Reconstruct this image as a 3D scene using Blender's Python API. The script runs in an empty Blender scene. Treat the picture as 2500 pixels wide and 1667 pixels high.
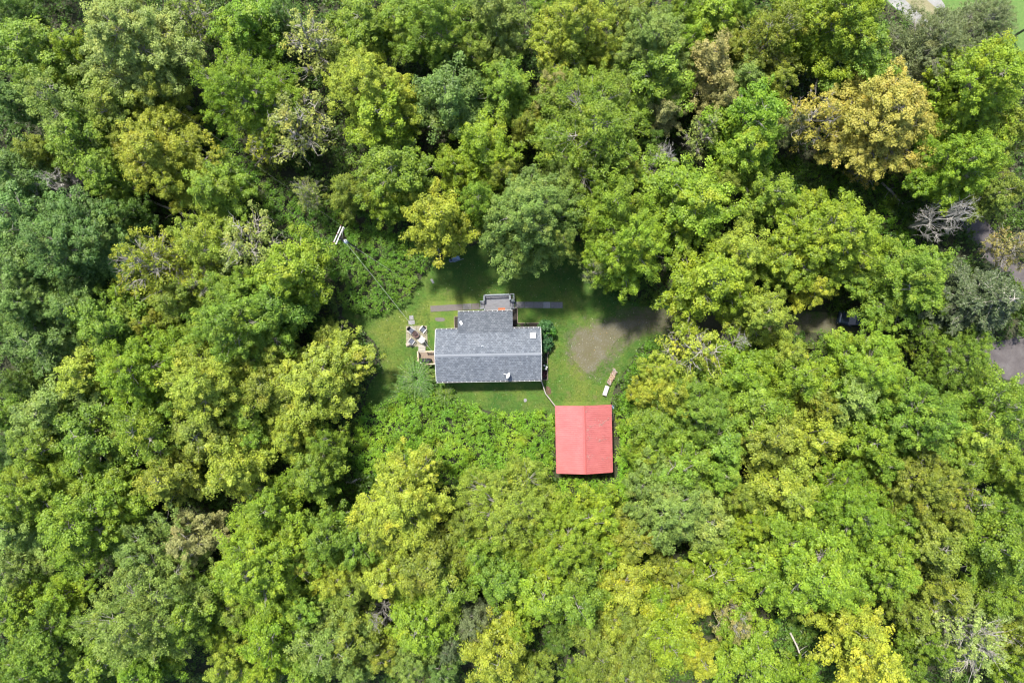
import bpy, math, random
import numpy as np
from mathutils import Vector, Matrix

sc = bpy.context.scene
COL = sc.collection
R = math.radians
H = 83.333                      # height of the camera above the lawn

# ------------------------------------------------------------------ camera, sky, sun, exposure
cam_d = bpy.data.cameras.new("camera"); cam = bpy.data.objects.new("camera", cam_d); COL.objects.link(cam)
cam.location = (0, 0, H); cam.rotation_euler = (0, 0, 0)
cam_d.lens = 24.0; cam_d.sensor_width = 36.0; cam_d.clip_end = 6000; cam_d.clip_start = 0.5
sc.camera = cam
w = bpy.data.worlds.new("World"); sc.world = w; w.use_nodes = True
nt = w.node_tree
sky = nt.nodes.new("ShaderNodeTexSky"); sky.sky_type = 'NISHITA'; sky.sun_disc = False
SUN_DIR = Vector((-0.24, 0.47, 1.0)).normalized()      # towards the sun (upper left of the photo)
SUN_EL = math.asin(SUN_DIR.z); SUN_AZ = math.atan2(SUN_DIR.x, SUN_DIR.y)
sky.sun_elevation = SUN_EL; sky.sun_rotation = SUN_AZ
sky.air_density = 1.0; sky.dust_density = 1.5; sky.ozone_density = 1.0
bg = nt.nodes["Background"]; bg.inputs[1].default_value = 0.148
nt.links.new(sky.outputs[0], bg.inputs[0])
sd = bpy.data.lights.new("sun", 'SUN'); sun = bpy.data.objects.new("sun", sd); COL.objects.link(sun)
sd.energy = 4.3; sd.angle = R(5.0); sd.color = (1.0, 0.955, 0.85)
sun.rotation_euler = SUN_DIR.to_track_quat('Z', 'Y').to_euler(); sun.location = SUN_DIR * 200
sc.view_settings.view_transform = 'Standard'; sc.view_settings.look = 'None'
sc.view_settings.gamma = 1.0; sc.view_settings.use_curve_mapping = False
sc.view_settings.exposure = 1.12
sc.cycles.max_bounces = 5; sc.cycles.diffuse_bounces = 3; sc.cycles.glossy_bounces = 2
sc.cycles.transmission_bounces = 4; sc.cycles.transparent_max_bounces = 4
sc.cycles.pixel_filter_type = 'BLACKMAN_HARRIS'; sc.cycles.filter_width = 1.25
sc.cycles.use_adaptive_sampling = True; sc.cycles.adaptive_threshold = 0.03

# ------------------------------------------------------------------ coordinates
def S(px, py, z=0.0):
    """point of the place seen at (px, py) of the 2500 px photo when it stands z above the lawn"""
    k = 1 - z / H
    return ((px - 1250) / 20 * k, (833.5 - py) / 20 * k, z)
def Dp(x, y, z=0.0):
    return S(x * 1.06293, y * 1.06293, z)

# ------------------------------------------------------------------ object helpers
def tag(o, label=None, cat=None, group=None, kind=None):
    if label: o['label'] = label
    if cat: o['category'] = cat
    if group: o['group'] = group
    if kind: o['kind'] = kind
    return o
def empty(name, loc, rz=0.0, label=None, cat=None, group=None):
    o = bpy.data.objects.new(name, None); COL.objects.link(o)
    o.location = loc; o.rotation_euler = (0, 0, rz); o.empty_display_size = 0.3
    return tag(o, label, cat, group)
def link(name, me, parent=None):
    o = bpy.data.objects.new(name, me); COL.objects.link(o)
    if parent: o.parent = parent
    return o

class MB:
    """collects boxes, tubes, prisms into one mesh"""
    def __init__(s): s.v = []; s.f = []; s.sm = []
    def add(s, vs, fs, smooth=False):
        n = len(s.v); s.v += [tuple(v) for v in vs]
        s.f += [tuple(i + n for i in f) for f in fs]; s.sm += [smooth] * len(fs)
        return s
    def box(s, c, d, rz=0.0, rx=0.0, ry=0.0, bev=0.0, taper=1.0):
        hx, hy, hz = d[0] / 2, d[1] / 2, d[2] / 2
        M = Matrix.Translation(c) @ Matrix.Rotation(rz, 4, 'Z') @ Matrix.Rotation(ry, 4, 'Y') @ Matrix.Rotation(rx, 4, 'X')
        if bev <= 0:
            vs = [(x * hx * (taper if z > 0 else 1), y * hy * (taper if z > 0 else 1), z * hz) for z in (-1, 1) for y in (-1, 1) for x in (-1, 1)]
            fs = [(0, 2, 3, 1), (4, 5, 7, 6), (0, 1, 5, 4), (2, 6, 7, 3), (0, 4, 6, 2), (1, 3, 7, 5)]
        else:
            b = min(bev, hx * .9, hy * .9, hz * .9); vs = []
            for (z, k) in ((-hz, 1), (-hz + b, 0), (hz - b, 0), (hz, 1)):
                ix, iy = hx - b * k, hy - b * k
                vs += [(-ix + b, -iy, z), (ix - b, -iy, z), (ix, -iy + b, z), (ix, iy - b, z), (ix - b, iy, z), (-ix + b, iy, z), (-ix, iy - b, z), (-ix, -iy + b, z)]
            fs = [tuple(range(7, -1, -1)), tuple(range(24, 32))]
            for l in range(3):
                for i in range(8):
                    j = (i + 1) % 8; fs.append((l * 8 + i, l * 8 + j, l * 8 + 8 + j, l * 8 + 8 + i))
        return s.add([M @ Vector(v) for v in vs], fs)
    def tube(s, pts, rad, n=8, caps=True, smooth=True):
        pts = [Vector(p) for p in pts]
        rads = rad if isinstance(rad, (list, tuple)) else [rad] * len(pts)
        vs = []; fs = []; a = None
        for i, p in enumerate(pts):
            d = (pts[min(i + 1, len(pts) - 1)] - pts[max(i - 1, 0)])
            if d.length < 1e-9: d = Vector((0, 0, 1))
            d.normalize()
            if a is None: a = d.orthogonal().normalized()
            else:
                a = a - d * a.dot(d)
                a = a.normalized() if a.length > 1e-6 else d.orthogonal().normalized()
            b = d.cross(a)
            for k in range(n):
                t = 2 * math.pi * k / n
                vs.append(p + (a * math.cos(t) + b * math.sin(t)) * rads[i])
        for i in range(len(pts) - 1):
            for k in range(n):
                j = (k + 1) % n; fs.append((i * n + k, i * n + j, i * n + n + j, i * n + n + k))
        if caps:
            fs.append(tuple(range(n - 1, -1, -1))); m = (len(pts) - 1) * n; fs.append(tuple(range(m, m + n)))
        return s.add(vs, fs, smooth)
    def lathe(s, c, prof, n=20, smooth=True, M=None):
        vs = []; fs = []
        for (r, z) in prof:
            for k in range(n):
                t = 2 * math.pi * k / n; v = Vector((r * math.cos(t), r * math.sin(t), z))
                if M: v = M @ v
                vs.append(v + Vector(c))
        for i in range(len(prof) - 1):
            for k in range(n):
                j = (k + 1) % n; fs.append((i * n + k, i * n + j, i * n + n + j, i * n + n + k))
        return s.add(vs, fs, smooth)
    def loft(s, secs, smooth=True, caps=True):
        n = len(secs[0]); vs = [v for q in secs for v in q]; fs = []
        for i in range(len(secs) - 1):
            for k in range(n):
                j = (k + 1) % n; fs.append((i * n + k, i * n + j, i * n + n + j, i * n + n + k))
        if caps:
            fs.append(tuple(range(n - 1, -1, -1))); m = (len(secs) - 1) * n; fs.append(tuple(range(m, m + n)))
        return s.add(vs, fs, smooth)
    def mesh(s, name, mat):
        me = bpy.data.meshes.new(name); me.from_pydata(s.v, [], s.f)
        me.polygons.foreach_set('use_smooth', s.sm); me.materials.append(mat); me.update()
        return me
    def obj(s, name, mat, parent=None): return link(name, s.mesh(name, mat), parent)

# ------------------------------------------------------------------ materials
def new_mat(name):
    m = bpy.data.materials.new(name); m.use_nodes = True
    n = m.node_tree; n.nodes.clear()
    out = n.nodes.new("ShaderNodeOutputMaterial"); b = n.nodes.new("ShaderNodeBsdfPrincipled")
    n.links.new(b.outputs[0], out.inputs[0]); return m, n, b, out
def nd(n, t, **kw):
    x = n.nodes.new(t)
    for k, v in kw.items(): setattr(x, k, v)
    return x
def noise(n, vec, scale, detail=4, rough=.55):
    x = nd(n, "ShaderNodeTexNoise"); x.inputs['Scale'].default_value = scale; x.inputs['Detail'].default_value = detail
    x.inputs['Roughness'].default_value = rough
    if vec is not None: n.links.new(vec, x.inputs['Vector'])
    return x.outputs['Fac']
def ramp(n, fac, stops, interp='LINEAR'):
    x = nd(n, "ShaderNodeValToRGB"); x.color_ramp.interpolation = interp; e = x.color_ramp.elements
    while len(e) < len(stops): e.new(.5)
    for i, (p, c) in enumerate(stops):
        e[i].position = p; e[i].color = (*c, 1) if len(c) == 3 else c
    n.links.new(fac, x.inputs[0]); return x.outputs[0]
def mix(n, fac, a, b, mode='MIX'):
    x = nd(n, "ShaderNodeMix", data_type='RGBA', blend_type=mode)
    if isinstance(fac, (int, float)): x.inputs[0].default_value = fac
    else: n.links.new(fac, x.inputs[0])
    for i, q in ((6, a), (7, b)):
        if isinstance(q, (tuple, list)): x.inputs[i].default_value = (*q[:3], 1)
        else: n.links.new(q, x.inputs[i])
    return x.outputs[2]
def math_(n, op, a, b=None, clamp=False):
    x = nd(n, "ShaderNodeMath", operation=op); x.use_clamp = clamp
    for i, q in enumerate((a, b)):
        if q is None: continue
        if isinstance(q, (int, float)): x.inputs[i].default_value = q
        else: n.links.new(q, x.inputs[i])
    return x.outputs[0]
def bump(n, h, bsdf, strength=.4, dist=.02):
    x = nd(n, "ShaderNodeBump"); x.inputs['Strength'].default_value = strength; x.inputs['Distance'].default_value = dist
    n.links.new(h, x.inputs['Height']); n.links.new(x.outputs[0], bsdf.inputs['Normal'])
def coords(n, kind='Object'): return nd(n, "ShaderNodeTexCoord").outputs[kind]
def mapping(n, vec, sc_=(1, 1, 1), rot=(0, 0, 0)):
    m = nd(n, "ShaderNodeMapping"); m.inputs['Scale'].default_value = sc_; m.inputs['Rotation'].default_value = rot
    n.links.new(vec, m.inputs[0]); return m.outputs[0]
def plain(name, c1, c2=None, rough=.6, scale=6, metal=0.0, bmp=.15, stretch=(1, 1, 1)):
    m, n, b, o = new_mat(name); c2 = c2 or tuple(x * .7 for x in c1)
    f = noise(n, mapping(n, coords(n), stretch), scale, 5, .65)
    n.links.new(ramp(n, f, [(.3, c2), (.7, c1)]), b.inputs['Base Color'])
    b.inputs['Roughness'].default_value = rough; b.inputs['Metallic'].default_value = metal
    if bmp: bump(n, f, b, bmp, .01)
    return m

def leaf_mat(name, trans=.3, patch=.5):
    """leaves: the tree's own colour, varied leaf by leaf, spray by spray and in turning patches"""
    m, n, b, o = new_mat(name)
    oi = nd(n, "ShaderNodeObjectInfo")
    at = nd(n, "ShaderNodeAttribute", attribute_type='GEOMETRY', attribute_name='tone')
    geo = coords(n)
    va = nd(n, "ShaderNodeVectorMath", operation='ADD'); n.links.new(geo, va.inputs[0])
    cx = nd(n, "ShaderNodeCombineXYZ"); r100 = math_(n, 'MULTIPLY', oi.outputs['Random'], 97.0)
    for i in range(3): n.links.new(r100, cx.inputs[i])
    n.links.new(cx.outputs[0], va.inputs[1])
    nz = noise(n, va.outputs[0], .42, 3, .6)
    hs = nd(n, "ShaderNodeHueSaturation")
    n.links.new(oi.outputs['Color'], hs.inputs['Color'])
    n.links.new(math_(n, 'ADD', math_(n, 'MULTIPLY', at.outputs['Fac'], 1.05), .42), hs.inputs['Value'])
    hv = math_(n, 'ADD', math_(n, 'MULTIPLY', at.outputs['Fac'], -.03), .515)
    hv = math_(n, 'ADD', hv, math_(n, 'MULTIPLY', math_(n, 'SUBTRACT', nz, .5), -.05 * patch * 2))
    n.links.new(hv, hs.inputs['Hue'])
    hs.inputs['Saturation'].default_value = 1.04
    warm = mix(n, 1.0, hs.outputs[0], (1.4, 1.08, .9), 'MULTIPLY')
    pf = ramp(n, nz, [(.56, (0, 0, 0)), (.74, (patch, patch, patch))])
    col = mix(n, pf, hs.outputs[0], warm)
    n.links.new(col, b.inputs['Base Color']); b.inputs['Roughness'].default_value = .5
    b.inputs['Specular IOR Level'].default_value = .35
    t = nd(n, "ShaderNodeBsdfTranslucent"); n.links.new(mix(n, 1.0, col, (1.25, 1.25, .55), 'MULTIPLY'), t.inputs['Color'])
    ms = nd(n, "ShaderNodeMixShader"); ms.inputs[0].default_value = trans
    n.links.new(b.outputs[0], ms.inputs[1]); n.links.new(t.outputs[0], ms.inputs[2]); n.links.new(ms.outputs[0], o.inputs[0])
    return m
LEAF = leaf_mat("leaf_foliage", .34, .48)
NEEDLE = leaf_mat("needle_foliage", .12, .3)
BRUSH = leaf_mat("undergrowth_foliage", .28, .8)
BARK = plain("grey_bark", (.40, .37, .32), (.20, .18, .15), .9, 3, bmp=.4)
DEADWOOD = plain("bleached_deadwood", (.44, .42, .38), (.26, .24, .21), .85, 2, bmp=.2)

# ------------------------------------------------------------------ leaves as one mesh
def leaf_mesh(name, P, N, tone, L, Wd, mat, rng):
    n = len(P)
    t = rng.normal(size=(n, 3)); t -= N * np.sum(t * N, axis=1)[:, None]
    t /= np.linalg.norm(t, axis=1)[:, None] + 1e-9
    b = np.cross(N, t); L = np.broadcast_to(L, (n,))[:, None]; Wd = np.broadcast_to(Wd, (n,))[:, None]
    V = np.empty((n, 4, 3), np.float32)
    V[:, 0] = P - t * L / 2; V[:, 1] = P + b * Wd / 2 - N * Wd * .15; V[:, 2] = P + t * L / 2; V[:, 3] = P - b * Wd / 2 - N * Wd * .15
    me = bpy.data.meshes.new(name)
    me.vertices.add(4 * n); me.vertices.foreach_set('co', V.ravel())
    me.loops.add(4 * n); me.loops.foreach_set('vertex_index', np.arange(4 * n, dtype=np.int32))
    me.polygons.add(n); me.polygons.foreach_set('loop_start', np.arange(0, 4 * n, 4, dtype=np.int32))
    try: me.polygons.foreach_set('loop_total', np.full(n, 4, np.int32))
    except Exception: pass
    a = me.attributes.new('tone', 'FLOAT', 'POINT'); a.data.foreach_set('value', np.repeat(tone, 4).astype(np.float32))
    me.materials.append(mat); me.update(calc_edges=True)
    return me
def unit(v): return v / (np.linalg.norm(v, axis=-1, keepdims=True) + 1e-9)

def sprays(C, D, rad, per, rng, flat=.62, L=.25, spread=.55):
    """leaf rosettes: C centres, D outward direction of each"""
    n = len(C); k = per
    d = unit(rng.normal(size=(n, k, 3)) + np.array([0, 0, .55]) + D[:, None] * .5)
    rr = rad[:, None] * (rng.random((n, k)) ** .45)
    off = d * rr[..., None]; off[..., 2] *= flat
    # stretch along the branch direction
    s = np.sum(off * D[:, None], axis=2); off += D[:, None] * (s * .45)[..., None]
    P = (C[:, None] + off).reshape(-1, 3)
    Nn = unit(d * .8 + np.array([0, 0, .75]) + rng.normal(size=d.shape) * spread).reshape(-1, 3)
    tn = (rng.random(n)[:, None] * .45 + rng.random((n, k)) * .55).ravel()
    return P, Nn, tn

def crown_proto(seed, Rr=5.0, Ht=14.0, kind='M'):
    """returns (leaf mesh or None, trunk mesh) for a tree of crown radius Rr and height Ht"""
    rng = np.random.default_rng(seed); rd = random.Random(seed)
    fork = Ht * rd.uniform(.28, .36); zc = Ht * .60
    lobes = []      # centre, radius, direction
    big = Rr > 4
    tiers = [(.08, 1 if not big else 3, .93), (.45, 7 if big else 4, .80), (.80, 12 if big else 8, .57), (.62, 7 if big else 4, .40)]
    sq = rd.uniform(.82, 1.0); sqa = rd.uniform(0, math.pi)
    for (rf, cnt, zf) in tiers:
        a0 = rd.uniform(0, 6.28)
        for k in range(cnt):
            a = a0 + 6.283 * k / cnt + rd.uniform(-.35, .35)
            rr = Rr * rf * rd.uniform(.70, 1.20) * (sq if abs(math.cos(a - sqa)) > .7 else 1)
            z = Ht * zf * rd.uniform(.94, 1.05)
            lr = Rr * rd.uniform(.20, .33) * (1.0 if big else 1.15)
            lobes.append((np.array([rr * math.cos(a), rr * math.sin(a), z]), lr))
    base = np.array([0, 0, fork])
    C = []; Dd = []; rads = []; mb = MB()
    lean = np.array([rd.uniform(-.4, .4), rd.uniform(-.4, .4), 0])
    top = np.array([0, 0, Ht * .8]) + lean
    tr = .16 + .022 * Ht * .5
    mb.tube([(0, 0, -.2), (0, 0, fork * .5), tuple(base + lean * .4), tuple((base + top) / 2 + lean * .3), tuple(top)],
            [tr * 1.25, tr, tr * .85, tr * .5, tr * .15], 8)
    sp = {'M': .78, 'F': .66, 'S': 1.0, 'D': 9, 'W': .62}[kind]
    for (c, lr) in lobes:
        d = unit(c - np.array([0, 0, c[2] - 1.5]));
        # limb
        st = base + (top - base) * max(0.0, min(.85, (c[2] - fork) / (Ht - fork) * .7 - .12))
        mid = (st + c) / 2 + np.array([0, 0, -.35]) + rng.normal(size=3) * .25
        thick = .1 if big else .07
        if kind in 'SD': thick *= 1.25
        mb.tube([tuple(st), tuple(mid), tuple(c), tuple(c + d * lr * .7)], [thick, thick * .7, thick * .38, thick * .12], 5)
        area = 2 * math.pi * lr * lr * 1.3
        n = max(8, int(area / (sp * sp) * 1.25)) if kind != 'D' else 0
        u = rng.random(n); ph = rng.random(n) * 6.283; z = 1 - u * 1.45
        s = np.sqrt(np.clip(1 - z * z, 0, 1))
        dirs = np.stack([s * np.cos(ph), s * np.sin(ph), z], 1)
        ell = dirs * lr * (.72 + .62 * rng.random(n) ** 2.2)[:, None]
        al = np.sum(ell * d, axis=1); ell += d * (al * .62)[:, None]; ell[:, 2] *= .78
        pts = c + ell
        keep = np.ones(n, bool)
        for (c2, l2) in lobes:
            if c2 is c: continue
            keep &= np.linalg.norm((pts - c2) / np.array([1, 1, .78]), axis=1) > l2 * .72
        if kind == 'S': keep &= rng.random(n) < .62
        pts = pts[keep]; dd = unit(dirs[keep] * .6 + d * .7)
        C.append(pts); Dd.append(dd); rads.append(rng.uniform(.22, .62, len(pts)) * {'M': 1.15, 'F': .95, 'S': .95, 'W': .9, 'D': 1}[kind])
        # twigs out to the sprays
        nt_ = len(pts)
        q = range(0, nt_, {'M': 3, 'F': 3, 'S': 1, 'W': 2, 'D': 1}[kind])
        for i in q:
            p = pts[i]; j = c + (p - c) * .0 - d * lr * rd.uniform(.0, .6)
            m_ = (p + j) / 2 + rng.normal(size=3) * .12
            mb.tube([tuple(j), tuple(m_), tuple(p + (p - m_) * .15)], [.032, .02, .008], 3, caps=False)
        if kind in 'DS':
            # bare boughs forking out to fine twigs
            nb = 9 if kind == 'D' else 4
            for i in range(nb):
                dr = unit(d * .8 + rng.normal(size=3) * .75 + np.array([0, 0, .25])); ln = lr * rd.uniform(1.1, 2.0)
                s0 = c - d * lr * rd.uniform(0, 1.2)
                p1 = s0 + dr * ln * .5 + rng.normal(size=3) * .1; p2 = s0 + dr * ln + rng.normal(size=3) * .25
                mb.tube([tuple(s0), tuple(p1), tuple(p2)], [.045, .028, .01], 4, caps=False)
                for q2 in range(6 if kind == 'D' else 3):
                    t_ = rd.uniform(.3, 1); s1 = s0 + (p2 - s0) * t_; d3 = unit(dr + rng.normal(size=3) * .6)
                    e = s1 + d3 * ln * rd.uniform(.25, .5)
                    mb.tube([tuple(s1), tuple((s1 + e) / 2 + rng.normal(size=3) * .05), tuple(e)], [.02, .014, .006], 3, caps=False)
    tm = mb.mesh('trunk', DEADWOOD if kind == 'D' else BARK)
    if kind == 'D': return None, tm
    C = np.concatenate(C); Dd = np.concatenate(Dd); rads = np.concatenate(rads)
    per = {'M': 104, 'F': 74, 'S': 46, 'W': 44}[kind]
    L = {'M': .172, 'F': .15, 'S': .18, 'W': .17}[kind]
    P, Nn, tn = sprays(C, Dd, rads, per, rng, .62, L, .5 if kind == 'M' else .75)
    # inner, lower leaves that close the crown from above
    ni = 2600 if big else 1100
    if kind == 'S': ni //= 3
    a = rng.random(ni) * 6.283; r_ = Rr * .8 * np.sqrt(rng.random(ni)); zz = Ht * (.50 + .22 * rng.random(ni) * (1 - (r_ / Rr) ** 2))
    P2 = np.stack([r_ * np.cos(a), r_ * np.sin(a), zz], 1); N2 = unit(rng.normal(size=(ni, 3)) * .6 + np.array([0, 0, 1]))
    P = np.concatenate([P, P2]); Nn = np.concatenate([Nn, N2]); tn = np.concatenate([tn, rng.random(ni)])
    n = len(P); Ls = L * rng.uniform(.75, 1.3, n); Ls[-ni:] *= 1.7
    W_ = Ls * ({'M': .72, 'F': .6, 'S': .7, 'W': .34}[kind])
    if kind == 'W': Ls *= 1.5
    return leaf_mesh('crown', P, Nn, tn, Ls, W_, LEAF, rng), tm

def conifer_proto(seed, Rr=6.0, Ht=17.0):
    rng = np.random.default_rng(seed); rd = random.Random(seed); mb = MB()
    mb.tube([(0, 0, -.2), (0, 0, Ht * .5), (0, 0, Ht)], [.32, .2, .03], 8)
    P = []; D_ = []
    nb = 120
    for i in range(nb):
        t = (i + .5) / nb; z = Ht * (.12 + .86 * t); a = i * 2.399 + rd.uniform(-.3, .3)
        ln = Rr * (1 - t) ** .75 * rd.uniform(.75, 1.12) + .35
        d = np.array([math.cos(a), math.sin(a), 0]); pts = []
        for k in range(7):
            s = k / 6; pts.append(np.array([0, 0, z]) + d * ln * s + np.array([0, 0, ln * (.10 * s - .34 * s * s + .16 * s ** 3)]))
        mb.tube([tuple(p) for p in pts], [.06, .05, .04, .032, .025, .016, .008], 4, caps=False)
        for k in range(int(ln * 9)):
            s = rd.uniform(.18, 1.0); sd_ = rd.choice((-1, 1)); side = np.array([-d[1], d[0], 0]) * sd_
            b0 = np.array([0, 0, z]) + d * ln * s + np.array([0, 0, ln * (.10 * s - .34 * s * s + .16 * s ** 3)])
            l2 = ln * .28 * (1.15 - s) * rd.uniform(.6, 1.3) + .25
            dd = unit(d * .75 + side * .65 + np.array([0, 0, -.12]))
            e = b0 + dd * l2
            if k % 3 == 0: mb.tube([tuple(b0), tuple(e)], [.018, .006], 3, caps=False)
            m = int(l2 * 26); q = rng.random(m)[:, None]
            P.append(b0 + (e - b0) * q + rng.normal(size=(m, 3)) * np.array([.06, .06, .05])); D_.append(np.repeat(dd[None], m, 0))
    P = np.concatenate(P); D_ = np.concatenate(D_); n = len(P)
    t = unit(D_ + rng.normal(size=(n, 3)) * .35); Nn = unit(np.cross(t, rng.normal(size=(n, 3))) + np.array([0, 0, .8]))
    me = leaf_mesh('crown', P, Nn, rng.random(n), rng.uniform(.22, .36, n), .085, NEEDLE, rng)
    return me, mb.mesh('trunk', BARK)

PROTO = {}
def build_protos():
    s = 11
    for key, cnt, Rr, Ht, kind in (('ML', 5, 5.0, 14, 'M'), ('MS', 4, 3.0, 11, 'M'), ('FL', 3, 5.0, 14, 'F'), ('FS', 2, 3.0, 11, 'F'),
                                   ('SL', 2, 4.4, 13, 'S'), ('SS', 2, 2.8, 11, 'S'), ('DL', 2, 3.0, 11, 'D'), ('WL', 1, 5.0, 13, 'W')):
        PROTO[key] = []
        for i in range(cnt):
            s += 7; PROTO[key].append((crown_proto(s, Rr, Ht, kind), Rr, Ht))
    PROTO['CL'] = [(conifer_proto(5), 6.0, 17.0)]
build_protos()

# ------------------------------------------------------------------ trees
COLS = {'A': ((.166, .255, .032), "mid green"), 'B': ((.200, .290, .030), "lime green"), 'C': ((.270, .325, .044), "yellow green"),
        'D': ((.120, .205, .048), "blue green"), 'E': ((.195, .270, .058), "sage green"), 'F': ((.380, .330, .066), "golden"),
        'G': ((.192, .242, .036), "olive green"), 'H': ((.28, .27, .095), "tan brown"), 'J': ((.172, .280, .028), "vivid green"),
        'K': ((.085, .150, .024), "dark green"), 'P': ((.150, .185, .080), "dull grey-green"), 'Y': ((.34, .37, .045), "bright yellow"),
        'N': ((.085, .115, .045), "dark green"), 'L': ((.255, .31, .080), "pale green")}
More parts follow.
